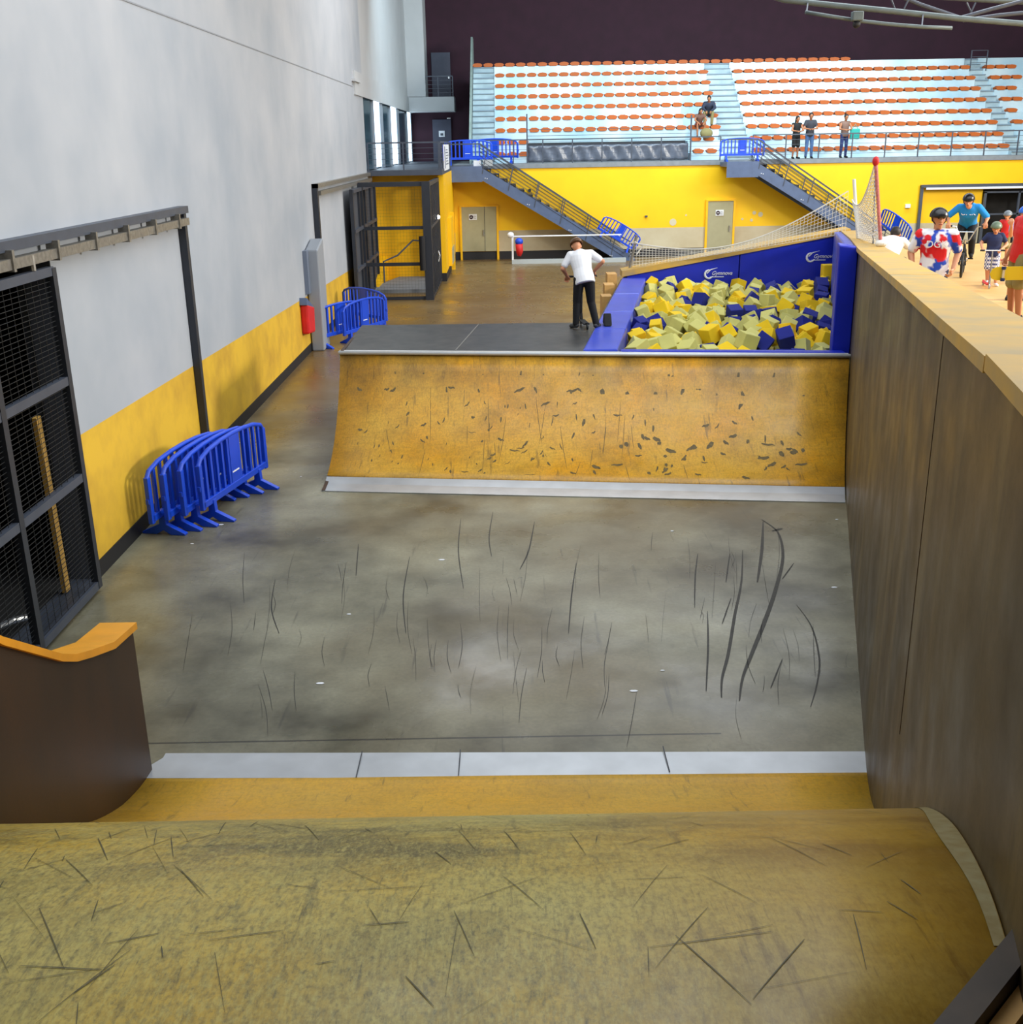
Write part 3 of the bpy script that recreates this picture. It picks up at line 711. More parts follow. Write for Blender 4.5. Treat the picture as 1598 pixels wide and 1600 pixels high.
for a, b, dz, dx in segs:
    k = max(2, int((b-a)/1.2)+1); yy = [a+(b-a)*i/(k-1) for i in range(k)]; vs = []
    for y in yy:
        z = wtop(y)+dz; vs += [wp_(y, -.035-dx, z-.065), wp_(y, -.035-dx, z), wp_(y, .37, z), wp_(y, .37, z-.065)]
    fs = []
    for i in range(k-1):
        for q in range(4): fs.append((i*4+q, i*4+(q+1) % 4, (i+1)*4+(q+1) % 4, (i+1)*4+q))
    fs += [(0, 1, 2, 3), tuple((k-1)*4+q for q in (3, 2, 1, 0))]
    MB().add(vs, fs).build('wooden_cap', M_cap, dv)
MB().bar(wp_(5.6, -.002, 1.4), wp_(5.6, -.002, wtop(5.6)-.1), .003).build('panel_joint', M_brown2, dv)

# ------------------------------------------------------------------ near ramp (roll-in the photographer stands on)
prof = [(7.86, .012), (7.46, .03), (7.2, .07), (6.84, .17), (6.33, .40), (5.7, .80), (5.0, 1.28), (4.6, 1.57), (4.3, 1.78), (4.1, 1.905), (3.9, 2.02), (3.65, 2.15), (3.4, 2.26), (3.1, 2.37), (2.8, 2.45), (2.5, 2.487), (2.2, 2.497), (1.9, 2.5), (1.5, 2.5), (1.0, 2.5), (.4, 2.5), (-.4, 2.5), (-1.2, 2.5), (-2.0, 2.5)]
def interp(pts, y):
    for (a, za), (b, zb) in zip(pts, pts[1:]):
        if b <= y <= a: return za+(zb-za)*(y-a)/(b-a)
    return pts[-1][1] if y < pts[-1][0] else pts[0][1]
def smoothprof(pts, n=4):
    out = []
    for i in range(len(pts)-1):
        p0 = pts[max(0, i-1)]; p1 = pts[i]; p2 = pts[i+1]; p3 = pts[min(len(pts)-1, i+2)]
        for k in range(n):
            t = k/n
            out.append(tuple(.5*((2*p1[j])+(-p0[j]+p2[j])*t+(2*p0[j]-5*p1[j]+4*p2[j]-p3[j])*t*t+(-p0[j]+3*p1[j]-3*p2[j]+p3[j])*t**3) for j in (0, 1)))
    out.append(pts[-1]); return out
sp = smoothprof(prof, 4)
nr = empty('roll_in_ramp', (0, 4.5, 0), 0, 'large scuffed yellow plywood ramp with steel toe plate in the foreground', 'ramp')
def ramp_sheet(pts, xl, xr, nx, thick, name, mt, par, skew=lambda x: 0):
    rows = []
    for y, z in pts:
        rows.append([V((xl(y)+(xr(y)-xl(y))*i/nx, y+skew(xl(y)+(xr(y)-xl(y))*i/nx), z)) for i in range(nx+1)])
    nb = len(rows); m = MB(); m.grid(rows)
    low = [[p-V((0, 0, thick)) for p in r] for r in rows]; n0 = len(m.v); m.grid(low)
    W = nx+1
    for i in range(nb-1):
        m.f.append((i*W, (i+1)*W, n0+(i+1)*W, n0+i*W)); m.f.append((i*W+nx, n0+i*W+nx, n0+(i+1)*W+nx, (i+1)*W+nx))
    for k in range(nx):
        m.f.append((k, n0+k, n0+k+1, k+1)); q = (nb-1)*W; m.f.append((q+k, q+k+1, n0+q+k+1, n0+q+k))
    return m.build(name, mt, par, smooth=False)
up = [p for p in sp if p[0] <= 4.62]; lowp = [p for p in sp if 4.6 <= p[0] <= 7.47]
toe = [p for p in sp if p[0] >= 7.45]
nsk = lambda x: -.028*(x+2.9)
o = ramp_sheet(toe, lambda y: -2.93+(.06 if y > 7.7 else 0), lambda y: wx(y)-.005, 4, .01, 'toe_plate', M_steel, nr, nsk)
lowp[0] = (7.46, .028)
o = ramp_sheet(lowp, lambda y: -2.9, lambda y: wx(y)-.005, 8, .03, 'lower_surface', M_ply_low, nr, lambda x: nsk(x)*.6)
for p in o.data.polygons: p.use_smooth = True
def xr_up(y): return wx(y)-.005 if y > 2.48 else min(wx(y)-.005, 1.38-(2.48-y)*.98 if y > -.5 else .1)
o = ramp_sheet(up, lambda y: -2.9, xr_up, 8, .03, 'upper_surface', M_ply_near, nr)
for p in o.data.polygons: p.use_smooth = True
m = MB()                                       # plate joints
for x in (-1.25, -.45, 1.2): m.box(x-.004, x+.004, 7.42, 7.8, .03, .034)
m.build('plate_joint', M_dgray, nr)
MB().prism([(7.4, 0), (7.0, .1), (6.3, .33), (5, 1.2), (4, 1.9), (3, 2.35), (2, 2.45), (-2, 2.45), (-2, 0)], 'x', -2.88, -2.8).build('rib', M_brown2, nr)
# worn grey strip that follows the divider
rows = []
for y, z in sp:
    if 2.55 < y < 4.6:
        wdt = .035+.05*math.exp(-((y-3.5)/.55)**2); rows.append([V((wx(y)-.008-wdt, y, z+.003)), V((wx(y)-.008, y, z+.003))])
MB().grid(rows).build('edge_strip', mat('worn_grey_paint', (138, 128, 86), .6, var=.5, vscale=14, col2=(120, 100, 44)), nr)
# dark topped wooden rail at the right corner
rb = empty('corner_kerb', (1.2, 2.2, 2.5), 0, 'dark-topped wooden kerb rail at the lower right corner of the platform', 'kerb')
A = V((1.44, 2.6, 2.5)); B = V((-.35, .85, 2.5)); dd = (B-A).normalized(); pn = V((-dd.y, dd.x, 0))
if pn.x < 0: pn = -pn
MB().hexa([A-V((0, 0, .12)), B-V((0, 0, .12)), B+pn*.075-V((0, 0, .12)), A+pn*.075-V((0, 0, .12))], [A+V((0, 0, .04)), B+V((0, 0, .04)), B+pn*.075+V((0, 0, .04)), A+pn*.075+V((0, 0, .04))]).build('top_rail', mat('dark_worn_wood', (70, 58, 46), .6, var=.3, vscale=8), rb)
q = pn*.08
MB().hexa([A+q-V((0, 0, .32)), B+q-V((0, 0, .32)), B+q+pn*.05-V((0, 0, .32)), A+q+pn*.05-V((0, 0, .32))], [A+q-V((0, 0, .02)), B+q-V((0, 0, .02)), B+q+pn*.05-V((0, 0, .02)), A+q+pn*.05-V((0, 0, .02))]).build('side_board', M_wood, rb)
# left cheek of the ramp
cheek = [(7.6, 1.24), (7.15, 1.3), (6.75, 1.43), (6.5, 1.52), (6.3, 1.62), (5.6, 2.07), (4.6, 2.85), (3.9, 3.3), (3.2, 3.55), (-2, 3.6)]
t = empty('ramp_cheek', (-3, 6, 0), 0, 'dark brown side panel with orange cap left of the foreground ramp', 'ramp wall')
MB().prism([(7.6, 0)]+cheek+[(-2, 0)], 'x', -3.1, -2.9).build('side_panel', M_brown2, t)
vs = []
ck = cheek
for y, z in ck: vs += [(-3.15, y+(.02 if y > 7.5 else 0), z), (-2.87, y+(.02 if y > 7.5 else 0), z), (-2.87, y+(.02 if y > 7.5 else 0), z+.055), (-3.15, y+(.02 if y > 7.5 else 0), z+.055)]
fs = []
for i in range(len(ck)-1):
    for k in range(4): fs.append((i*4+k, i*4+(k+1) % 4, (i+1)*4+(k+1) % 4, (i+1)*4+k))
fs += [(0, 1, 2, 3), tuple((len(ck)-1)*4+k for k in (3, 2, 1, 0))]
MB().add(vs, fs).build('wooden_cap', M_capo, t)

# ------------------------------------------------------------------ far quarter pipe and deck
fsk = lambda x: -.13*(x+2.75)
R = 2.955
fr = empty('quarter_pipe', (1.2, 16, 0), 0, 'wide yellow plywood quarter pipe with steel coping at mid distance', 'ramp')
arc = []
for k in range(15):
    y = 2.6*k/14; arc.append((15.0+y, R-math.sqrt(R*R-y*y)+.02))
def flx(y): return -2.73
def frx(y): return wx(15.0+(y-15)*1.0-.95)-.02 if True else 0
def frx(y):
    # right edge runs along the divider; solve x = wx(y + fsk(x))
    x = 5.
    for _ in range(8): x = wx(y+fsk(x))-.015
    return x
pl = [p for p in arc if p[0] >= 15.5]; tp_ = [(15.0, .012), (15.3, .03), (15.52, .07)]
o = ramp_sheet(pl, flx, frx, 10, .04, 'riding_surface', M_ply_far, fr, fsk)
for p in o.data.polygons: p.use_smooth = True
ramp_sheet(tp_, flx, frx, 6, .01, 'toe_plate', M_steel, fr, fsk)
xc0 = -2.75; xc1 = frx(17.6)
MB().hexa([V((xc0, 17.58+fsk(xc0), 1.42)), V((xc1, 17.58+fsk(xc1), 1.42)), V((xc1, 17.68+fsk(xc1), 1.42)), V((xc0, 17.68+fsk(xc0), 1.42))],
          [V((xc0, 17.56+fsk(xc0), 1.56)), V((xc1, 17.56+fsk(xc1), 1.56)), V((xc1, 17.72+fsk(xc1), 1.56)), V((xc0, 17.72+fsk(xc0), 1.56))]).build('coping_plate', M_coping, fr)
MB().tube([(xc0, 17.56+fsk(xc0), 1.545), (xc1, 17.56+fsk(xc1), 1.545)], .03, 10).build('coping_tube', M_coping, fr, smooth=True)
m = MB()
vs = [(y+fsk(-2.73), z) for y, z in [(15.05, 0)]+arc+[(20.3, 1.53), (20.3, 0)]]
m.prism(vs, 'x', -2.73, -2.68); m.build('side_panel', M_brown2, fr)
def px(y): return 1.21+(2.84-1.21)*(y-17.5)/9.75         # outer line of the pit's left pad
m = MB(); m.hexa([V((-2.72, 17.7, 1.48)), V((px(17.5), 17.22, 1.48)), V((px(20.2), 20.2, 1.48)), V((-2.72, 20.35, 1.48))],
                 [V((-2.72, 17.7, 1.55)), V((px(17.5), 17.22, 1.55)), V((px(20.2), 20.2, 1.55)), V((-2.72, 20.35, 1.55))])
m.build('deck', M_deck, fr)
MB().hexa([V((-2.7, 20.28, 0)), V((px(20.2)-.02, 20.13, 0)), V((px(20.2)-.02, 20.2, 0)), V((-2.7, 20.35, 0))],
          [V((-2.7, 20.28, 1.48)), V((px(20.2)-.02, 20.13, 1.48)), V((px(20.2)-.02, 20.2, 1.48)), V((-2.7, 20.35, 1.48))]).build('back_panel', M_brown2, fr)
MB().bar((-.86, 17.55, 1.553), (-.55, 20.2, 1.553), .02, .004).build('deck_seam', M_galv, fr)

# ------------------------------------------------------------------ foam pit
pit = empty('foam_pit', (4, 22, 0), 0, 'blue padded foam pit behind the quarter pipe coping', 'foam pit')
def pin(y): return px(y)+.56+.02*(y-17.5)/9.75
def quad_block(par, name, mt, y0, y1, f0, f1, z0, z1, bev=.03):
    return MB().hexa([V((f0(y0), y0, z0)), V((f1(y0), y0, z0)), V((f1(y1), y1, z0)), V((f0(y1), y1, z0))],
                     [V((f0(y0), y0, z1)), V((f1(y0), y0, z1)), V((f1(y1), y1, z1)), V((f0(y1), y1, z1))]).build(name, mt, par, bevel=bev)
yb = [17.3, 19.3, 21.4, 24.0, 27.1]
for a, b in zip(yb, yb[1:]): quad_block(pit, 'ledge_pad', M_padt, a+.01, b-.01, px, pin, .9, 1.57)
quad_block(pit, 'outer_board', M_brown, 20.2, 27.3, lambda y: px(y)-.05, px, 0, 1.5, 0)
PR = lambda y: wx(y)-.02
PRi = lambda y: wx(y)-.2
m = MB()
def fY(x): return 17.66+fsk(x)
xa, xb = pin(17.5), 5.2
MB().hexa([V((xa, fY(xa)+.04, .9)), V((xb, fY(xb)+.04, .9)), V((xb, fY(xb)+.3, .9)), V((xa, fY(xa)+.3, .9))],
          [V((xa, fY(xa)+.04, 1.575)), V((xb, fY(xb)+.04, 1.575)), V((xb, fY(xb)+.24, 1.575)), V((xa, fY(xa)+.24, 1.575))]).build('front_pad', M_pad, pit, bevel=.03)
for a, b in ((17.0, 19.6), (19.6, 23.2), (23.2, 27.0)):
    MB().hexa([V((PRi(a), a, .9)), V((PR(a), a, .9)), V((PR(b), b, .9)), V((PRi(b), b, .9))],
              [V((PRi(a), a, wtop(a)-.02)), V((PR(a), a, wtop(a)-.02)), V((PR(b), b, wtop(b)-.02)), V((PRi(b), b, wtop(b)-.02))]).build('side_pad', M_padt, pit, bevel=.03)
a = 16.9
MB().hexa([V((wx(a)-.29, a, 1.5)), V((wx(a)-.005, a-.0, 1.5)), V((wx(a)-.005, a+.14, 1.5)), V((wx(a)-.29, a+.14, 1.5))],
          [V((wx(a)-.29, a, 3.16)), V((wx(a)-.005, a, 3.12)), V((wx(a)-.005, a+.14, 3.14)), V((wx(a)-.29, a+.14, 3.2))]).build('end_pad', M_pad, pit, bevel=.015)
def btop(x): return 1.6+(x-2.84)*(2.5-1.6)/(8.0-2.84)
for x0, x1 in ((2.9, 5.62), (5.64, 8.0)):
    MB().hexa([V((x0, 26.95, .8)), V((x1, 26.95, .8)), V((x1, 27.1, .8)), V((x0, 27.1, .8))],
              [V((x0, 26.95, btop(x0))), V((x1, 26.95, btop(x1))), V((x1, 27.1, btop(x1))), V((x0, 27.1, btop(x0)))]).build('back_pad', M_pad, pit, bevel=.02)
MB().hexa([V((2.78, 26.9, btop(2.8)+.0)), V((8.25, 26.9, btop(8.2))), V((8.25, 27.4, btop(8.2))), V((2.78, 27.4, btop(2.8)))],
          [V((2.78, 26.9, btop(2.8)+.14)), V((8.25, 26.9, btop(8.2)+.1)), V((8.25, 27.4, btop(8.2)+.12)), V((2.78, 27.4, btop(2.8)+.16))]).build('top_beam', M_cap, pit)
MB().hexa([V((2.85, 27.12, 0)), V((8.2, 27.12, 0)), V((8.2, 27.3, 0)), V((2.85, 27.3, 0))],
          [V((2.85, 27.12, btop(2.85))), V((8.2, 27.12, btop(8.2))), V((8.2, 27.3, btop(8.2))), V((2.85, 27.3, btop(2.85)))]).build('back_board', M_brown, pit)
MB().hexa([V((1.7, 17.1, .8)), V((5.4, 17.1, .8)), V((8.0, 27, .8)), V((2.9, 27, .8))], [V((1.7, 17.1, .9)), V((5.4, 17.1, .9)), V((8.0, 27, .9)), V((2.9, 27, .9))]).build('pit_bottom', M_pad, pit)
def gym_logo(x, z):
    m = MB(); pts = [(x+.1*math.cos(t), 26.94, z+.1*math.sin(t)) for t in [math.radians(70+i*20) for i in range(14)]]
    m.tube(pts, [.012+.016*math.sin(PI*i/13) for i in range(14)], 6)
    m.tube([(x-.05, 26.94, z+.02), (x+.04, 26.94, z+.11), (x+.2, 26.94, z+.15)], [.012, .012, .004], 6)
    m.build('pad_logo', M_paper, pit)
    text_mesh('Gymnova', .13, M_paper, pit, V((x+.31, 26.93, z-.02))-V(pit.location), (PI/2, 0, 0), 'logo_text', .3)
    m = MB(); m.box(x+.02, x+.36, 26.93, 26.94, z-.075, z-.06); m.build('logo_line', M_paper, pit)
gym_logo(4.9, 1.62); gym_logo(7.35, 1.98)

# foam cubes
M_fp = mat('pale_foam', (206, 200, 116), .9, var=.12, vscale=3); M_fy = mat('yellow_foam', (240, 200, 24), .9, var=.1, vscale=3)
M_fb = mat('blue_foam', (26, 36, 130), .9, var=.15, vscale=3)
def cube_proto(mt, nm):
    m = MB(); r = .138
    m.box(-r, r, -r, r, -r, r); return m.build(nm, mt, None, local=True, bevel=.012)
protos = {'p': cube_proto(M_fp, 'foam_cube'), 'y': cube_proto(M_fy, 'foam_cube'), 'b': cube_proto(M_fb, 'foam_cube')}
used = {}
names = {'p': 'pale green-yellow', 'y': 'bright yellow', 'b': 'dark blue'}
NV, NU = 27, 11
for v in range(NV):
    for u in range(NU):
        y = 17.95+v*.335; x0 = pin(y)+.17; x1 = PRi(y)-.17
        if v == 0: y += .0
        x = x0+(x1-x0)*u/(NU-1)
        if v < 2: y += fsk(x)+.6*0 + .55*(0)
        n1 = math.sin(x*2.1+y*1.3)+math.sin(y*2.7-x*1.9)
        rr = random.random()
        ky = 'b' if (n1 > .9 and rr < .6) or rr < .08 else ('y' if (n1 < -.8 and rr < .7) or rr > .86 else 'p')
        o = protos[ky] if ky not in used else protos[ky].copy()
        if ky in used: COL.objects.link(o)
        used[ky] = 1
        sc = random.uniform(.85, 1.08)
        o.scale = (sc, sc*random.uniform(.85, 1.0), sc)
        o.location = (min(max(x+random.uniform(-.07, .07), x0), x1), max(y+random.uniform(-.07, .07), 17.92+fsk(x)+.1), 1.3+random.uniform(-.09, .13)+(.05*math.sin(x*1.7+y)))
        o.rotation_euler = (random.uniform(-.7, .7), random.uniform(-.7, .7), random.uniform(0, PI))
        tag(o, '%s foam cube, %s from the left in the %s line back from the coping' % (names[ky], ORD[u], (ORD+['twenty-third', 'twenty-fourth', 'twenty-fifth', 'twenty-sixth', 'twenty-seventh'])[v]), 'foam cube', 'foam cubes in the pit')
m = MB()
for i in range(420):
    y = random.uniform(17.8, 26.7); x = random.uniform(pin(y)+.2, PRi(y)-.2); c = V((x, y, random.uniform(1.0, 1.14)))
    rm = Matrix.Rotation(random.uniform(-.6, .6), 3, 'X') @ Matrix.Rotation(random.uniform(0, 3), 3, 'Z')
    r = .14; pts = [c+rm @ V((a*r, b*r, d*r)) for d in (-1, 1) for a, b in ((-1, -1), (1, -1), (1, 1), (-1, 1))]
    m.hexa(pts[:4], pts[4:])
tag(m.build('foam_cube', M_fp), 'pale foam cubes of the lower layer showing between the upper ones', 'foam cube', 'foam cubes in the pit', 'stuff')
o = MB().box(7.5, 7.78, 26.3, 26.58, 1.38, 1.86).build('foam_block', M_fy, bevel=.02); tag(o, 'upright yellow foam block standing in the back right pit corner', 'foam block')

# wooden steps on the left of the pit
t = empty('wooden_steps', (2.5, 26, 0), 0, 'small raw wooden steps beside the far left end of the foam pit', 'steps')
for k in range(3):
    y = 24.7+k*.75; MB().box(px(y)-.3, px(y)-.07, y, y+.5, 0, 1.42+.16*k).build('step', M_wood, t)

# net over the back of the pit and on the divider
def net(t, name, top, bot, nu, nv, r, mt):
    m = MB(); L = []
    for j in range(nv+1):
        L.append([top[i].lerp(bot[i], j/nv) for i in range(len(top))])
    for j in range(nv+1): m.tube(L[j], r, 3, False)
    for i in range(len(top)):
        m.tube([L[j][i] for j in range(nv+1)], r, 3, False)
    return m.build(name, mt, t)
t = empty('safety_net', (5.5, 26.8, 1.8), 0, 'white safety net sagging above the back beam of the foam pit', 'net')
N = 64; top = []; bot = []
for i in range(N+1):
    s = i/N; x = 3.0+s*4.85
    y = 27.2-s*1.2
    zt = 2.25-.35*math.sin(PI*min(1, s*1.25))+s**3*1.25 + .05; zb = btop(x)+.13
    zt = [2.38, 2.0][0]*(1-s)+3.55*s-math.sin(PI*s)*.62
    top.append(V((x, y, zt))); bot.append(V((x, y, zb)))
net(t, 'mesh', top, bot, N, 8, .005, M_netw)
MB().tube(top, .016, 6).build('border_rope', M_netw, t)
MB().tube([(2.95, 27.2, 1.5), (3.15, 27.2, 2.55)], .035, 8).build('pole', M_galv, t)
MB().tube([(3.1, 27.15, 2.4), (3.3, 27.15, 2.3), (3.15, 27.15, 2.1)], .02, 6).build('pulley_rope', M_netw, t)
pA = V((6.28, 20.0, wtop(20)-.05)); pAt = D(1334, 280, 20.0); pB = D(1376, 384, 16.8); pB.z = wtop(16.8); pBt = D(1368, 252, 16.8)
t = empty('safety_net', tuple(pB), 0, 'tall white net hung between two poles on top of the divider wall', 'net')
MB().tube([pA, pAt], .03, 8).build('short_pole', M_netw, t)
MB().tube([pB, pBt], .028, 8).build('tall_pole', mat('red_white_pole', (206, 120, 116), .5, var=.4, vscale=30), t)
MB().ell(pBt, (.05, .05, .07)).build('pole_tip', M_red, t)
MB().ell(pB+V((0, 0, .04)), (.09, .09, .06)).build('base_knot', M_netw, t)
top = []; bot = []
for i in range(25):
    s = i/24; a = pAt.lerp(pBt, s); b = pA.lerp(pB, s)
    sag = math.sin(PI*min(1, s))*.34*(1.2-s*.4)+.3*(1-s)**2*0
    q = a.copy(); q.z = pAt.z-.35+(pBt.z-pAt.z+.35)*s**2.1-.12*math.sin(PI*s)
    top.append(q); bot.append(b+V((0, 0, .02)))
net(t, 'mesh', top, bot, 24, 20, .006, M_netw)
MB().tube(top, .014, 6).build('border_rope', M_netw, t)
MB().tube([pBt.lerp(V((pA.x, pA.y, pA.z)), 0), pB.lerp(pA, .3)], .012, 6).build('guy_rope', M_blueg, t)
pC = D(1190, 388, 26.5)

# ------------------------------------------------------------------ platform on the right of the divider
m = MB(); e = lambda y: wx(y)+.36
m.hexa([V((e(-2), -2, 0)), V((28, -2, 0)), V((28, 29.5, 0)), V((e(29.5)+.3, 29.5, 0))], [V((e(-2), -2, 2)), V((28, -2, 2)), V((28, 29.5, 2)), V((e(29.5)+.3, 29.5, 2))])
tag(m.build('street_platform', M_tan), 'raised tan wooden skate platform right of the divider wall', 'platform')

# ------------------------------------------------------------------ roof truss, upper right
t = empty('roof_truss', (13, 30, 8), 0, 'curved grey tubular roof truss at the upper right', 'truss')
def TP(l, Y=30): return [D(x, y, Y) for x, y in l]
M_truss = mat('grey_truss_paint', (92, 104, 106), .5, .2, var=.15)
MB().tube(TP([(1180, -14), (1225, 0), (1300, 8), (1400, 18), (1500, 29), (1598, 37), (1700, 42)]), .07, 10).build('lower_chord', M_truss, t, smooth=True)
MB().tube(TP([(1380, -14), (1450, -6), (1598, 3), (1700, 8)], 31), .07, 10).build('upper_chord', M_truss, t, smooth=True)
MB().tube(TP([(1390, -12), (1440, 8), (1500, 28)], 30.5), .05, 8).build('diagonal', M_gray, t)
MB().tube(TP([(1500, 28), (1550, 14), (1620, -4)], 30.5), .05, 8).build('diagonal', M_gray, t)
MB().tube(TP([(1505, 32), (1560, 24), (1640, 16)], 31), .05, 8).build('diagonal', M_gray, t)
for x in (1398, 1412): MB().tube(TP([(x, 14), (1404+(x-1404)*2, -2)], 30.2), .02, 6).build('strut', M_gray, t)
for x in (1510, 1524): MB().tube(TP([(1517, 19), (x*1.0, 4)], 30.6), .02, 6).build('strut', M_gray, t)
t = empty('hanging_tube_rail', tuple(D(1370, 36, 29.5)), 0, 'thin grey tube rail hanging below the roof truss', 'rail')
MB().tube(TP([(1258, 19), (1300, 26), (1345, 33), (1390, 38), (1440, 42), (1487, 44)], 29.5), .045, 8).build('tube', M_truss, t, smooth=True)
MB().tube([D(1260, 19, 29.5), D(1262, 3, 30.0)], .02, 6).build('hanger', M_gray, t)
MB().tube([D(1440, 42, 29.5), D(1442, 21, 30.0)], .02, 6).build('hanger', M_gray, t)
t = empty('floodlight', tuple(D(1339, 27, 29.4)), 0, 'small grey floodlight fixed on the hanging tube rail', 'lamp')
c = D(1339, 26, 29.4); MB().box(c.x-.14, c.x+.14, c.y-.1, c.y+.1, c.z-.1, c.z+.12).build('housing', M_truss, t, bevel=.03)
c = D(1338, 38, 29.4); MB().ell(c, (.1, .1, .09)).build('lens', M_black, t)

# ------------------------------------------------------------------ rubber marks
def ribbons(lst, zf, name, mt, par):
    m = MB()
    for pts, w0 in lst:
        n = len(pts); W = []
        for i, p in enumerate(pts):
            d = (pts[min(i+1, n-1)]-pts[max(i-1, 0)]); d.z = 0
            if d.length < 1e-6: d = V((0, 1, 0))
            d.normalize(); s = V((-d.y, d.x, 0))*w0*(.25+math.sin(PI*(i+.3)/(n+.2)))*.5
            a = p+s; b = p-s; a.z = zf(a.x, a.y)+.003; b.z = zf(b.x, b.y)+.003; W.append([a, b])
        m.grid(W)
    return m.build(name, mt, par)
M_mark = mat('tyre_rubber_mark', (50, 48, 42), .6, var=.4, vscale=12)
fl = bpy.data.objects['floor']
def chain(px_):
    pts = [G(x, y, 0) for x, y in px_]; out = []
    for i in range(len(pts)-1):
        p0 = pts[max(0, i-1)]; p1 = pts[i]; p2 = pts[i+1]; p3 = pts[min(len(pts)-1, i+2)]
        for k in range(5):
            t = k/5; out.append(.5*((2*p1)+(-p0+p2)*t+(2*p0-5*p1+4*p2-p3)*t*t+(-p0+3*p1-3*p2+p3)*t**3))
    return out+[pts[-1]]
L = [([(1190, 812), (1215, 832), (1223, 870), (1212, 920), (1195, 970), (1175, 1020), (1160, 1060), (1155, 1095)], .035),
     ([(1160, 860), (1158, 910), (1148, 960), (1138, 1020), (1128, 1060), (1127, 1090)], .026),
     ([(1192, 815), (1190, 860), (1183, 910)], .03), ([(1244, 945), (1268, 980), (1280, 1030), (1276, 1070), (1266, 1105)], .014),
     ([(1105, 955), (1106, 1010), (1103, 1080)], .016), ([(1090, 865), (1086, 900), (1085, 950)], .014), ([(1140, 865), (1134, 910)], .014),
     ([(1240, 880), (1222, 905)], .014), ([(1142, 935), (1128, 975)], .012), ([(1222, 1030), (1204, 1075)], .012), ([(1206, 830), (1222, 826)], .04),
     ([(835, 815), (826, 860), (812, 890)], .014), ([(770, 800), (764, 840), (768, 870)], .01), ([(720, 810), (716, 860), (724, 920)], .01),
     ([(900, 880), (893, 930), (888, 990)], .012), ([(430, 905), (424, 950), (436, 990)], .01), ([(640, 870), (630, 930), (634, 990)], .01), ([(560, 850), (556, 900)], .01)]
for i in range(80):
    x = random.choice([random.gauss(1150, 60), random.gauss(720, 90), random.gauss(430, 60), random.gauss(950, 120)]); y = random.uniform(820, 1090); l = random.uniform(20, 90); k = random.uniform(-.25, .25)
    L.append(([(x, y), (x+k*l*.5+random.uniform(-5, 5), y+l*.5), (x+k*l, y+l)], random.uniform(.002, .005)))
ribbons([(chain(p), w_) for p, w_ in L if all(230 < q[0] < 1330 for q in p)], lambda x, y: 0, 'tyre_marks', M_mark, fl)['kind'] = 'stuff'
def zfar(x, y):
    yy = min(max(y-fsk(x)-15.0, 0), 2.6); return R-math.sqrt(R*R-yy*yy)+.02
M_mark2 = mat('dark_scuff', (104, 86, 44), .6, var=.4, vscale=20)
L = []
for i in range(190):
    u = random.random(); x = -2.4+u*6.8; yy = 15.65+random.random()**.8*1.75; y = yy+fsk(x)
    an = random.choice([random.gauss(1.57, .3), random.uniform(0, 3.1)]); l = random.uniform(.06, .22) if u > .35 else random.uniform(.04, .14)
    pts = [V((x+math.cos(an)*l*(k/4-.5), y+math.sin(an)*l*(k/4-.5)*.6+.01*math.sin(k*2), 0)) for k in range(5)]
    if pts[0].x < wx(y)-.2 and pts[-1].x < wx(y)-.2: L.append((pts, random.uniform(.012, .05)*(1.2 if u > .5 else .6)))
for i in range(20):
    x = random.uniform(-2.2, 2.6); y = random.uniform(15.6, 16.5)+fsk(x); k = random.uniform(-.12, .12); l = random.uniform(.3, .9)
    L.append(([V((x+k*j/6, y+random.random()*0+l*j/6, 0)) for j in range(7)], .006))
ribbons(L, zfar, 'scuff_marks', M_mark2, fr)['kind'] = 'stuff'
def znear(x, y):
    return interp(sp, y)
M_mark3 = mat('dark_scuff_near', (84, 78, 48), .6, var=.4, vscale=20)
L = []
for i in range(150):
    y = random.uniform(2.35, 4.3); x = random.uniform(-2.0, wx(y)-.25); an = random.choice([random.gauss(2.05, .25), random.gauss(1.1, .35), random.gauss(2.0, .15), random.gauss(.1, .2)])
    l = random.uniform(.05, .4)
    pts = [V((x+math.cos(an)*l*(k/6-.5), y+math.sin(an)*l*(k/6-.5), 0)) for k in range(7)]
    if max(p.x-wx(p.y) for p in pts) < -.1 and min(p.y for p in pts) > 2.3: L.append((pts, random.uniform(.0008, .0035)))
ribbons(L, znear, 'scuff_marks', M_mark3, nr)['kind'] = 'stuff'
m = MB()
for x, y in ((300, 850), (545, 960), (690, 875), (1035, 1048), (470, 745), (345, 820), (1050, 830), (500, 1068), (1307, 812), (1303, 918), (380, 660), (372, 692), (990, 1080)):
    p = G(x, y); r = random.uniform(.008, .022); m.ell(p+V((0, 0, .004)), (r*2, r, .004), None, 6, 4)
m.build('litter_specks', M_paper, fl)['kind'] = 'stuff'

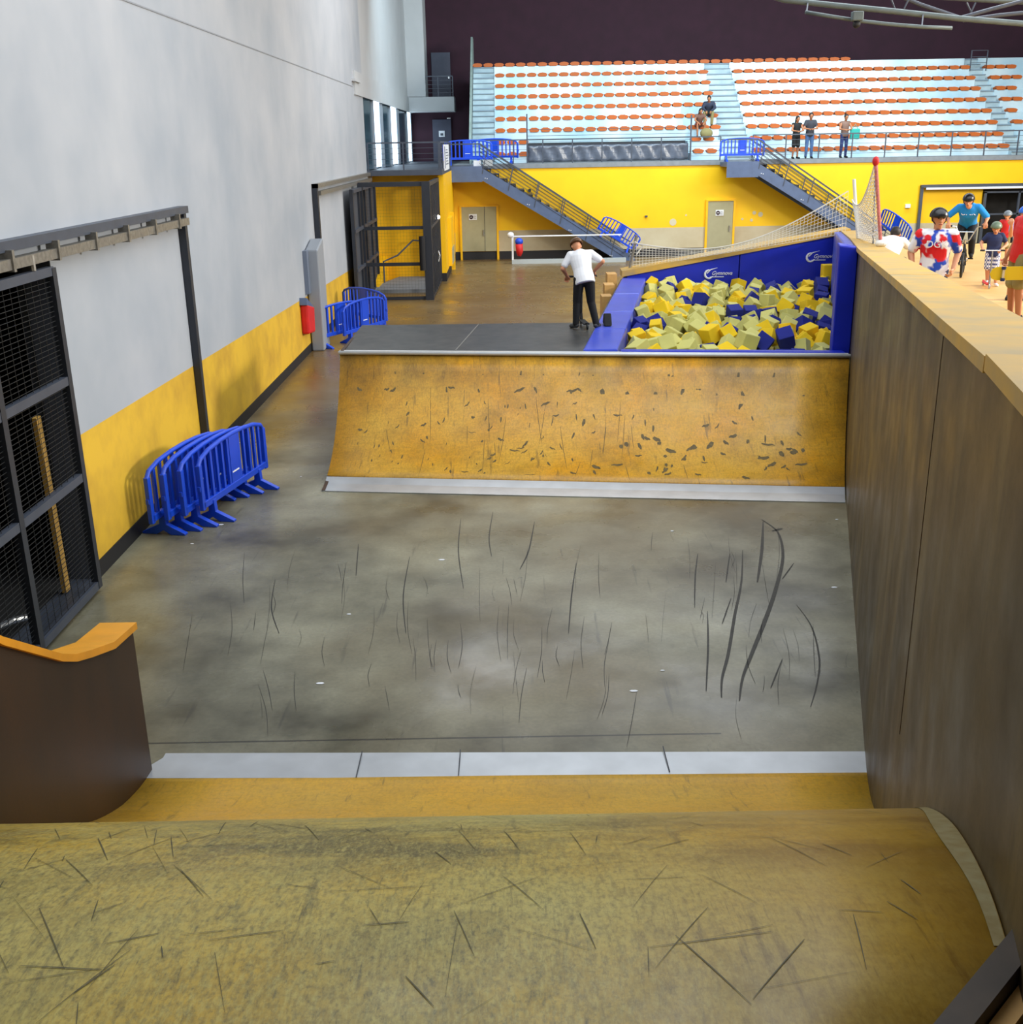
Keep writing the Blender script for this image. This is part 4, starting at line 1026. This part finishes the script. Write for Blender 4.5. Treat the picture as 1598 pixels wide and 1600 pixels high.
# ------------------------------------------------------------------ people
def hand(m, w, d, n, s=1.0, curl=.6, side=1):
    d = V(d).normalized(); n = V(n); n = (n-d*n.dot(d)).normalized(); sd = d.cross(n)*side
    for k in (-1, 0, 1): m.cap(w, w+d*.075*s+sd*.024*k*s, .022*s, .019*s, 8)
    for i, L in enumerate((.066, .076, .07, .055)):
        p = w+d*.08*s+sd*(.034-.0225*i)*s; dd = d.copy()
        for seg, q in ((.45, .7), (.32, 1.0), (.25, .9)):
            a = curl*q; ax = d.cross(n); dd = Matrix.Rotation(-a, 3, ax) @ dd if (Matrix.Rotation(-a, 3, ax) @ dd).dot(n) > (Matrix.Rotation(a, 3, ax) @ dd).dot(n) else Matrix.Rotation(a, 3, ax) @ dd
            p2 = p+dd*L*seg*s; m.cap(p, p2, .0095*s, .0085*s, 6); p = p2
    p = w+d*.022*s+sd*.024*s; q = p+(d*.6+sd*.6+n*.25).normalized()*.045*s
    m.cap(p, q, .013*s, .011*s, 6); m.cap(q, q+(d*.9+n*.5).normalized()*.032*s, .011*s, .009*s, 6)
DEF = dict(pel=(0, 0, .95), ch=(0, 0, 1.27), nk=(0, 0, 1.46), hd=(0, -.02, 1.6),
           shA=(-.175, 0, 1.41), elA=(-.24, .03, 1.13), wrA=(-.25, -.05, .89), shB=(.175, 0, 1.41), elB=(.24, .03, 1.13), wrB=(.25, -.05, .89),
           hiA=(-.085, 0, .93), knA=(-.1, -.02, .5), anA=(-.11, .02, .09), hiB=(.085, 0, .93), knB=(.1, -.02, .5), anB=(.11, .02, .09),
           toA=(-.13, -.15, .035), toB=(.13, -.15, .035), look=(0, -1, 0), hdA=(0, -.2, -1), hdB=(0, -.2, -1), nA=(1, 0, 0), nB=(-1, 0, 0))
def person(label, loc, rz, h, J, skin=None, top=None, topc=None, sleeve=.55, bottom='pants', botc=None, shoe=None, head='hair', headc=None, hs=1.0, vox=.012, group=None, fem=False, girth=1.0, curl=.8):
    skin = skin or M_skin; headc = headc or M_hairb; shoe = shoe or M_blackc
    t = empty('person', loc, rz, label, 'person', group); f = h/1.75
    j = dict(DEF); j.update(J); P = {k: (V(v)*f if k not in ('look', 'hdA', 'hdB', 'nA', 'nB') else V(v)) for k, v in j.items()}
    g_ = girth*f; b = MB()
    sw = V((.075, 0, 0))*g_; hw = V((.06, 0, 0))*g_
    def torso(m, e, low=0):
        m.cap(P['shA'], P['shB'], (.05+e)*g_)
        la = (P['shB']-P['shA']).normalized(); lb = (P['hiB']-P['hiA']).normalized(); sp_ = (P['shA']+P['shB'])/2
        ct = [(P['pel']-(P['ch']-P['pel']).normalized()*.11*f, .15, .105, 0), (P['pel'], .155, .112, 0), (P['pel'].lerp(P['ch'], .5), .142, .1, .4), (P['ch'], .165, .118, .8), (P['ch'].lerp(sp_, .6), .175, .112, 1),
              (sp_+(P['nk']-sp_)*.35, .15, .085, 1), (P['nk'], .06, .055, 1)]
        rings = []
        for i, (c_, a_, d_, w_) in enumerate(ct):
            tg = (ct[min(i+1, 6)][0]-ct[max(i-1, 0)][0]).normalized(); x_ = lb.lerp(la, w_); x_ = (x_-tg*x_.dot(tg)).normalized(); y_ = tg.cross(x_)
            rings.append([c_+x_*math.cos(2*PI*k_/20)*(a_*g_+e*f)+y_*math.sin(2*PI*k_/20)*(d_*g_+e*f) for k_ in range(20)])
        m.add([q_ for r_ in rings for q_ in r_], [(i*20+k_, i*20+(k_+1) % 20, (i+1)*20+(k_+1) % 20, (i+1)*20+k_) for i in range(6) for k_ in range(20)]+[tuple(range(20))[::-1], tuple(120+k_ for k_ in range(20))])
        return
        for s in (-1, 1):
            m.cap(P['pel']+hw*s, P['ch']+sw*s, (.092+e)*g_, (.1+e)*g_)
            m.cap(P['ch']+sw*s, P['shA' if s < 0 else 'shB']*.5+P['nk']*.5-V((0, 0, .03))*f, (.095+e)*g_, (.055+e)*g_)
    torso(b, -.012); b.cap(P['nk']-V((0, 0, .04))*f, P['hd'], .052*f, .05*f)
    for q in 'AB':
        b.cap(P['sh'+q], P['el'+q], .05*g_, .04*g_); b.cap(P['el'+q], P['wr'+q], .041*g_, .027*g_)
        b.cap(P['hi'+q], P['kn'+q], .083*g_, .056*g_); b.cap(P['kn'+q], P['an'+q], .056*g_, .038*g_)
        mid = P['kn'+q].lerp(P['an'+q], .3)+V((0, .012, 0))*f; b.cap(mid, mid.lerp(P['an'+q], .4), .05*g_, .04*g_)
        b.cap(P['an'+q]-V((0, 0, .04))*f, P['to'+q], .034*f, .026*f)
        hand(b, P['wr'+q], P['hd'+q], P['n'+q], f*1.08, curl, 1 if q == 'A' else -1)
    lk = P['look'].normalized(); up = V((0, 0, 1)); up = (up-lk*up.dot(lk)).normalized(); rt = lk.cross(up)
    RM = Matrix((rt, -lk, up)).transposed(); H = P['hd']; k = f*hs*1.1
    b.ell(H+up*.015*k, (.073*k, .092*k, .1*k), RM); b.cap(H+lk*.03*k-up*.05*k, H+lk*.045*k-up*.085*k, .052*k, .034*k)
    b.cap(H+lk*.088*k+up*.005*k, H+lk*.108*k-up*.022*k, .01*k, .014*k)
    for s in (-1, 1): b.ell(H+rt*.076*k*s-up*.005*k, (.012*k, .02*k, .03*k), RM)
    b.cap(H+lk*.085*k-up*.055*k-rt*.015*k, H+lk*.085*k-up*.055*k+rt*.015*k, .011*k)
    b.build('body', skin, t, local=True, remesh=vox*f, smoothmod=2)
    for s in (-1, 1):
        MB().ell(H+lk*.088*k+up*.018*k+rt*.03*k*s, (.012*k, .006*k, .007*k), RM, 8, 6).build('eye', M_blackc, t, local=True, smooth=True)
    MB().ell(H+lk*.094*k-up*.052*k, (.022*k, .008*k, .005*k), RM, 8, 6).build('mouth', MATS.get('lip') or mat('lip', (150, 70, 64), .5), t, local=True, smooth=True)
    if head == 'helmet':
        m = MB(); seg = 20; rows = []
        for i in range(9):
            th = math.radians(4+i*11.2); rows.append([H+up*.03*k+RM @ V((math.sin(th)*math.cos(2*PI*a/seg)*.105*k, math.sin(th)*math.sin(2*PI*a/seg)*.128*k+.008*k, math.cos(th)*.105*k)) for a in range(seg+1)])
        m.grid(rows); hm = m.build('helmet', headc, t, local=True, smooth=True); md = hm.modifiers.new('solid', 'SOLIDIFY'); md.thickness = .018*k
        MB().tube([H+up*.03*k+rt*.09*k, H-up*.02*k+rt*.08*k+lk*.03*k, H-up*.1*k+lk*.05*k, H-up*.02*k-rt*.08*k+lk*.03*k, H+up*.03*k-rt*.09*k], .006*k, 6).build('strap', M_blackc, hm, local=True)
    elif head == 'hair':
        m = MB(); m.ell(H+up*.035*k-lk*.018*k, (.085*k, .098*k, .092*k), RM)
        if fem: m.cap(H-lk*.07*k, H-lk*.09*k-up*.2*k, .055*k, .035*k); m.cap(H-lk*.04*k+rt*.05*k, H-lk*.04*k+rt*.06*k-up*.16*k, .04*k, .02*k)
        m.build('hair', headc, t, local=True, remesh=.014*f)
    if top:
        m = MB(); torso(m, .016)
        for q in 'AB':
            if sleeve > 0: m.cap(P['sh'+q], P['sh'+q].lerp(P['el'+q], min(sleeve, 1)*.97), .068*g_, .06*g_)
            if sleeve > 1: m.cap(P['el'+q], P['wr'+q], .056*g_, .042*g_)
        if topc == 'long' or True:
            pass
        top_o = m.build('shirt', top, t, local=True, remesh=vox*f*1.1, smoothmod=2)
    if bottom:
        m = MB(); m.cap(P['hiA'], P['hiB'], .098*g_); m.cap(P['pel']-V((.05, 0, 0))*f, P['pel']+V((.05, 0, 0))*f, .1*g_)
        for q in 'AB':
            if bottom == 'pants':
                m.cap(P['hi'+q], P['kn'+q], .095*g_, .072*g_); m.cap(P['kn'+q], P['an'+q], .07*g_, .055*g_)
            else: m.cap(P['hi'+q], P['hi'+q].lerp(P['kn'+q], .92), .1*g_, .09*g_)
        m.build('trousers' if bottom == 'pants' else 'shorts', botc, t, local=True, remesh=vox*f*1.1, smoothmod=2)
    for q in 'AB':
        m = MB(); a = P['an'+q]; c = P['to'+q]; m.cap(V((a.x, a.y, c.z+.015*f))-(c-a)*.18, c, .045*f, .038*f); m.cap(a-V((0, 0, .02))*f, V((a.x, a.y, c.z+.02*f)), .042*f, .046*f)
        m.build('shoe', shoe, t, local=True, remesh=.012*f)
    return t
def wheel(m, c, r, w, ax, n=20):
    x, y = basis(ax); m.tube([c+(x*math.cos(2*PI*i/n)+y*math.sin(2*PI*i/n))*r for i in range(n)]+[c+x*r, c+(x*math.cos(2*PI/n)+y*math.sin(2*PI/n))*r], w, 8, False)
def scooter(loc, rz, label, bar=.88, deckc=None, barc=None, sc=1.0):
    t = empty('kick_scooter', loc, rz, label, 'scooter'); deckc = deckc or M_blackc; barc = barc or M_blackc; s = sc
    MB().box(-.055*s, .055*s, -.22*s, .3*s, .075*s, .1*s).build('deck', deckc, t, local=True, bevel=.008)
    MB().tube([(0, -.3*s, .06*s), (0, -.27*s, .2*s), (0, -.2*s, bar)], [.02*s, .022*s, .016*s], 8).build('stem', barc, t, local=True)
    MB().bar((0, -.2*s, .09*s), (0, -.27*s, .2*s), .04*s).build('neck', deckc, t, local=True)
    MB().tube([(-.25*s, -.2*s, bar+.01), (.25*s, -.2*s, bar+.01)], .014*s, 8).build('handlebar', barc, t, local=True)
    for q in (-1, 1): MB().tube([(q*.17*s, -.2*s, bar+.01), (q*.27*s, -.2*s, bar+.01)], .02*s, 8).build('grip', M_rubber, t, local=True)
    for y in (-.3, .38):
        MB().tube([(-.014*s, y*s, .055*s), (.014*s, y*s, .055*s)], .055*s, 18).build('wheel', M_white if deckc != M_blackc else M_rubber, t, local=True)
    MB().bar((0, .27*s, .088*s), (0, .4*s, .12*s), .05*s, .012*s).build('rear_fender', deckc, t, local=True)
    return t
# the rider on the deck, seen from behind
person('person in white t-shirt and black trousers bending over a scooter on the black deck', (1.33, 19.55, 1.55), PI+.02, 1.74,
       dict(pel=(-.02, .05, .9), ch=(.03, -.1, 1.17), nk=(.04, -.2, 1.33), hd=(.09, -.3, 1.42), shA=(-.15, -.16, 1.3), elA=(-.36, -.12, 1.16), wrA=(-.23, -.32, .97),
            shB=(.21, -.14, 1.28), elB=(.35, -.1, 1.05), wrB=(.26, -.3, .9), hiA=(-.11, .05, .87), hiB=(.07, .05, .87), knA=(-.15, -.02, .48), knB=(.1, -.02, .48),
            anA=(-.24, .05, .09), anB=(.12, .0, .09), toA=(-.31, -.1, .035), toB=(.2, -.08, .035), look=(.1, -.8, -.6), hdA=(0, -.7, -.6), hdB=(0, -.7, -.6), nA=(0, 0, -1), nB=(0, 0, -1)),
       M_skin, M_whitec, sleeve=.75, botc=M_blackc, shoe=mat('black_white_shoe', (60, 60, 60), .6), head='helmet', headc=mat('brown_helmet_shell', (92, 62, 34), .35), vox=.009, girth=1.08)
scooter((1.36, 19.72, 1.555), PI+.1, 'black kick scooter under the rider in white t-shirt', .86)
o = MB().prism([(19.55, 1.58), (19.95, 1.58), (19.8, 1.78)], 'x', 1.72, 1.86).build('black_bag', M_blackc, bevel=.02); tag(o, 'small black pouch on the blue ledge pad beside the scooter rider', 'bag')
# tie-dye shirt
g = NG('tie_dye_cloth', .8)
n1 = g.noise(5.5, 2); c = g.mix(g.rng(n1, .44, .5), (34, 74, 190), (240, 240, 246))
n2 = g.noise(4.2, 2, g.mp(loc=(7, 3, 1))); c = g.mix(g.rng(n2, .53, .58), c, (222, 24, 34)); g.col(c); M_tie = g.m
p1 = person('person in black helmet and tie-dye red, white and blue t-shirt behind the divider', (5.84, 15.2, 2.0), -.3, 1.8,
       dict(elA=(-.3, .06, 1.16), wrA=(-.27, -.06, .98), elB=(.29, .06, 1.16), wrB=(.24, -.08, .97), look=(.25, -.95, -.05), shA=(-.2, 0, 1.4), shB=(.2, 0, 1.4), hdA=(.3, -.4, -.8), hdB=(-.3, -.4, -.8)),
       M_skin, M_tie, sleeve=.8, botc=M_navy, head='helmet', headc=M_helb, vox=.009, girth=1.15)
text_mesh('DGK', .13, M_whitec, p1, (0, -.162, 1.28), (PI/2, 0, 0), 'shirt_print')
# BMX rider
def bmx(loc, rz, label):
    t = empty('bmx_bike', loc, rz, label, 'bicycle'); fy, ry = -.48, .46; r = .25
    for y, nm in ((fy, 'front_wheel'), (ry, 'rear_wheel')):
        m = MB(); wheel(m, V((0, y, r)), r-.025, .026, V((1, 0, 0)), 28); w_ = m.build(nm, M_rubber, t, local=True, smooth=True)
        m = MB(); wheel(m, V((0, y, r)), r-.052, .008, V((1, 0, 0)), 28)
        for k in range(14): a = k*PI/7; m.bar((0, y, r), (0, y+math.cos(a)*(r-.055), r+math.sin(a)*(r-.055)), .003)
        m.tube([(-.04, y, r), (.04, y, r)], .02, 10); m.build('rim', M_dgray, w_, local=True)
    bb = V((0, .1, .28)); hd1 = V((0, -.33, .6)); hd0 = V((0, -.36, .5)); st = V((0, .17, .58)); rx = V((0, ry, r))
    m = MB(); m.tube([hd1, st], .018, 8).tube([hd0, bb], .02, 8).tube([bb, st], .016, 8).tube([hd0, hd1+V((0, .01, .05))], .022, 8)
    for s in (-1, 1): m.tube([bb+V((s*.02, 0, 0)), rx+V((s*.06, 0, 0))], .01, 6).tube([st, rx+V((s*.06, 0, 0))], .009, 6)
    m.build('frame', M_blackc, t, local=True)
    m = MB()
    for s in (-1, 1): m.tube([hd0+V((s*.03, 0, 0)), V((s*.06, fy, r))], .014, 8)
    m.build('fork', M_blackc, t, local=True)
    m = MB(); zb = 1.0
    m.tube([(-.37, -.22, zb), (-.2, -.27, zb-.02), (-.07, -.32, .72), (.07, -.32, .72), (.2, -.27, zb-.02), (.37, -.22, zb)], .013, 8).tube([(-.15, -.285, .88), (.15, -.285, .88)], .01, 6).tube([(0, -.31, .62), (0, -.32, .73)], .025, 8)
    m.build('handlebar', M_chrome, t, local=True)
    for s in (-1, 1): MB().tube([(s*.27, -.25, zb-.01), (s*.38, -.22, zb)], .019, 8).build('grip', M_rubber, t, local=True)
    MB().prism([(-.05, .0), (.05, 0), (.03, .22), (-.03, .22)], 'z', .62, .65).build('saddle', M_blackc, t, local=True, bevel=.01)
    m = MB(); m.bar((.06, .1, .28), (.07, -.05, .34), .02); m.bar((-.06, .1, .28), (-.07, .25, .22), .02); m.tube([(-.07, .1, .28), (.07, .1, .28)], .02, 8); m.build('crank', M_chrome, t, local=True)
    for s, y, z in ((1, -.05, .34), (-1, .25, .22)): MB().box(s*.13-.05, s*.13+.05, y-.045, y+.045, z-.012, z+.012).build('pedal', M_blackc, t, local=True)
    return t
fw = G(1493, 434, 2.0); rwv = G(1511, 426, 2.0); dv_ = (fw-rwv); rzb = math.atan2(dv_.x, -dv_.y)*.7; cb = (fw+rwv)/2
bmx((cb.x, cb.y, 2.0), rzb, 'black BMX bike with silver handlebar under the rider in bright blue')
p2 = person('person in bright blue t-shirt and black trousers standing on a BMX bike', (cb.x, cb.y, 2.0), rzb, 1.76,
       dict(pel=(0, .22, 1.0), ch=(0, -.02, 1.23), nk=(0, -.16, 1.38), hd=(-.02, -.27, 1.47), shA=(-.18, -.1, 1.34), elA=(-.38, -.1, 1.16), wrA=(-.35, -.2, 1.05), shB=(.18, -.1, 1.34), elB=(.36, -.06, 1.14), wrB=(.34, -.18, 1.06),
            hiA=(-.09, .22, .97), hiB=(.09, .22, .97), knA=(-.13, -.02, .66), knB=(.12, -.1, .72), anA=(-.13, .22, .33), anB=(.13, .0, .44), toA=(-.14, .06, .27), toB=(.14, -.16, .39),
            look=(0, -.95, -.25), hdA=(0, -.6, -.5), hdB=(0, -.6, -.5), nA=(0, .3, -1), nB=(0, .3, -1)),
       M_skin, M_cyan, sleeve=.9, botc=M_blackc, head='helmet', headc=M_helb, vox=.01, girth=1.05)
text_mesh('UNK', .13, M_whitec, p2, (0, -.172, 1.2), (PI/2-.75, 0, 0), 'shirt_print')
# small child with scooter
g = NG('checked_cloth', .8); P_ = g.xyz()
ck1 = g.nt.nodes.new('ShaderNodeTexChecker'); g.L(g.pos, ck1.inputs[0]); ck1.inputs['Scale'].default_value = 28; ck1.inputs[1].default_value = lin((236, 238, 246)); ck1.inputs[2].default_value = lin((70, 84, 140)); g.col(ck1.outputs[0]); M_check = g.m
kc = G(1545, 447, 2.0)
person('small child in green helmet, navy t-shirt and checked shorts on a scooter', (kc.x, kc.y, 2.0), -.3, 1.16,
       dict(elA=(-.34, .02, 1.2), wrA=(-.34, -.3, 1.1), elB=(.34, .02, 1.16), wrB=(.16, -.3, 1.05), hd=(0, -.03, 1.6), anA=(-.06, .05, .14), anB=(.17, .05, .09), toA=(-.06, -.13, .11), toB=(.2, -.12, .035),
            look=(-.1, -.95, -.2), hdA=(.2, -.6, -.3), hdB=(-.4, -.6, -.3), nA=(0, 0, -1), nB=(0, 0, -1)),
       M_skin, M_navy, sleeve=.6, bottom='shorts', botc=M_check, shoe=M_whitec, head='helmet', headc=M_greenh, hs=1.32, vox=.012, girth=1.18)
scooter((kc.x-.12, kc.y-.16, 2.0), -.2, 'small red and silver kick scooter held by the child in navy', .68, M_red, M_chrome, .8)
kr = D(1573, 345, 25)
person('child in red t-shirt and grey helmet farthest back beside the dark doorway', (kr.x, 25, 2.0), -.3, 1.1, dict(elA=(-.3, 0, 1.16), wrA=(-.2, -.25, 1.0), elB=(.3, 0, 1.16), wrB=(.2, -.25, 1.0), look=(-.3, -.9, -.2)),
       M_skin, M_red, sleeve=.7, bottom='shorts', botc=M_khaki, head='helmet', headc=mat('grey_helmet_shell', (120, 130, 140), .4), hs=1.25, vox=.016)
scooter((kr.x-.05, 24.6, 2.0), .6, 'dark scooter with red stem base beside the child in red', .8, M_red, M_blackc, .8)
kb = D(1593, 330, 19)
person('person in blue helmet with one fist raised at the right picture edge', (kb.x+.1, 19, 2.0), -.45, 1.58, dict(shA=(-.18, -.02, 1.4), elA=(-.2, -.24, 1.22), wrA=(-.2, -.4, 1.4), hdA=(-.1, -.2, .9), nA=(0, 1, 0), look=(-.5, -.8, -.1)),
       M_skin, mat('white_blue_cloth', (226, 230, 240), .8, vscale=7, col2=(60, 80, 180)), sleeve=.6, bottom='shorts', botc=M_khaki, head='helmet', headc=M_helblue, vox=.011)
km = D(1598, 400, 16.8)
person('person in red t-shirt and khaki shorts carrying a yellow skateboard', (km.x-.04, 16.8, 2.0), -1.5, 1.84, dict(shA=(-.18, .02, 1.4), elA=(-.24, .04, 1.12), wrA=(-.27, -.06, .88), hd=(.3, -.06, 1.58), nk=(.12, 0, 1.45), ch=(.06, 0, 1.25), shB=(.3, 0, 1.38), elB=(.36, 0, 1.1), wrB=(.36, 0, .86), look=(.2, -1, 0)),
       M_skin2, M_red, sleeve=.7, bottom='shorts', botc=M_khaki, head='hair', vox=.01, girth=1.05)
sk = D(1590, 427, 16.55)
t = empty('skateboard', tuple(sk), .0, 'yellow skateboard with dark blue wheels carried sideways at right edge', 'skateboard')
pl_ = [(-.42, 0), (-.39, .07), (-.32, .1), (.32, .1), (.39, .07), (.42, 0), (.39, -.07), (.32, -.1), (-.32, -.1), (-.39, -.07)]
MB().prism([(a, b) for a, b in pl_], 'y', -.008, .008).build('deck', mat('yellow_deck', (206, 176, 22), .35), t, local=True, bevel=.003)
for s in (-1, 1):
    MB().bar((s*.24, -.04, -.06), (s*.24, -.04, .06), .035).build('truck', M_chrome, t, local=True)
    for z in (-.085, .085): MB().tube([(s*.24, -.05, z-.02), (s*.24, -.05, z+.02)], .032, 14).build('wheel', M_navy, t, local=True)
kw = D(1388, 375, 19.6)
person('person in white t-shirt crouching behind the net at the divider top', (kw.x-.05, 19.4, 2.0), PI-.6, 1.75,
       dict(pel=(0, .1, .62), ch=(0, -.1, .88), nk=(0, -.25, 1.0), hd=(0, -.34, 1.08), shA=(-.18, -.18, .98), elA=(-.25, -.4, .85), wrA=(-.2, -.62, .86), shB=(.18, -.18, .98), elB=(.24, -.38, .8), wrB=(.2, -.6, .8),
            hiA=(-.1, .1, .6), hiB=(.1, .1, .6), knA=(-.16, -.4, .62), knB=(.16, -.4, .62), anA=(-.14, -.15, .12), anB=(.14, -.15, .12), toA=(-.15, -.32, .04), toB=(.15, -.32, .04), look=(0, -.9, -.4), hdA=(0, -1, 0), hdB=(0, -1, 0)),
       M_skin2, M_whitec, sleeve=.7, botc=M_blackc, head='hair', vox=.014, girth=1.12)
# spectators
seated = dict(pel=(0, 0, .1), ch=(0, -.14, .38), nk=(0, -.24, .54), hd=(0, -.32, .66), shA=(-.18, -.2, .49), shB=(.18, -.2, .49), elA=(-.26, -.34, .28), elB=(.26, -.34, .28), wrA=(-.12, -.5, .16), wrB=(.12, -.5, .16),
              hiA=(-.09, 0, .1), hiB=(.09, 0, .1), knA=(-.17, -.44, .1), knB=(.17, -.44, .1), anA=(-.15, -.42, -.38), anB=(.15, -.42, -.38), toA=(-.16, -.58, -.44), toB=(.16, -.58, -.44), look=(0, -.9, -.35), hdA=(.4, -.5, -.6), hdB=(-.4, -.5, -.6), nA=(0, 0, -1), nB=(0, 0, -1))
q = D(1107, 181, 52.2); person('person in dark hooded top sitting higher up on the grandstand', (q.x, 52.2, 5.78), -.2, 1.8, seated, M_skin2, mat('dark_blue_hood', (40, 46, 66), .8), sleeve=1.5, botc=M_khaki, vox=.022, girth=1.15)
q = D(1091, 199, 51.45); person('woman with dark hair sitting in front of the hooded person on grandstand', (q.x, 51.45, 5.28), .1, 1.7, seated, M_skin2, mat('brown_top', (110, 78, 66), .8), sleeve=.4, bottom='shorts', botc=mat('rust_cloth', (128, 60, 40), .8), head='hair', vox=.022, fem=True)
q = D(1102, 214, 50.7); o = MB().ell((q.x, 50.5, 5.0), (.28, .16, .22)).build('bag', M_khaki, smooth=True); tag(o, 'olive bag on the step at the feet of the seated spectators', 'bag')
lean = dict(elA=(-.26, -.12, 1.15), wrA=(-.06, -.28, 1.12), elB=(.26, -.12, 1.15), wrB=(.06, -.28, 1.12), hd=(0, -.06, 1.61), look=(0, -.95, -.25), hdA=(1, -.2, 0), hdB=(-1, -.2, 0), nA=(0, 0, -1), nB=(0, 0, -1))
q = D(1243, 225, 48.5); person('woman with long dark hair in black top and shorts at the balcony railing', (q.x, 48.5, 3.9), .2, 1.72, lean, M_skin2, M_blackc, sleeve=0, bottom='shorts', botc=M_blackc, head='hair', vox=.02, fem=True)
q = D(1264, 225, 48.6); person('person in dark t-shirt and blue jeans leaning on balcony railing', (q.x, 48.6, 3.9), -.1, 1.84, lean, M_skin2, mat('charcoal_cloth', (52, 52, 60), .8), sleeve=.6, botc=M_jean, vox=.02)
q = D(1318, 225, 48.5); person('woman in brown top and navy leggings with teal bag at railing', (q.x, 48.5, 3.9), .1, 1.76, lean, M_skin2, mat('taupe_cloth', (124, 96, 84), .8), sleeve=0, botc=mat('navy_leggings', (38, 52, 100), .8), head='hair', vox=.02, fem=False)
t = empty('shoulder_bag', (q.x+.4, 48.4, 4.75), 0, 'teal bag at the arm of the rightmost railing spectator', 'bag')
MB().box(-.2, .2, -.07, .07, -.1, .32).build('body', M_teal, t, local=True, bevel=.04)
MB().tube([(-.12, 0, .3), (0, 0, .5), (.12, 0, .3)], .012, 6).build('strap', M_teal, t, local=True)
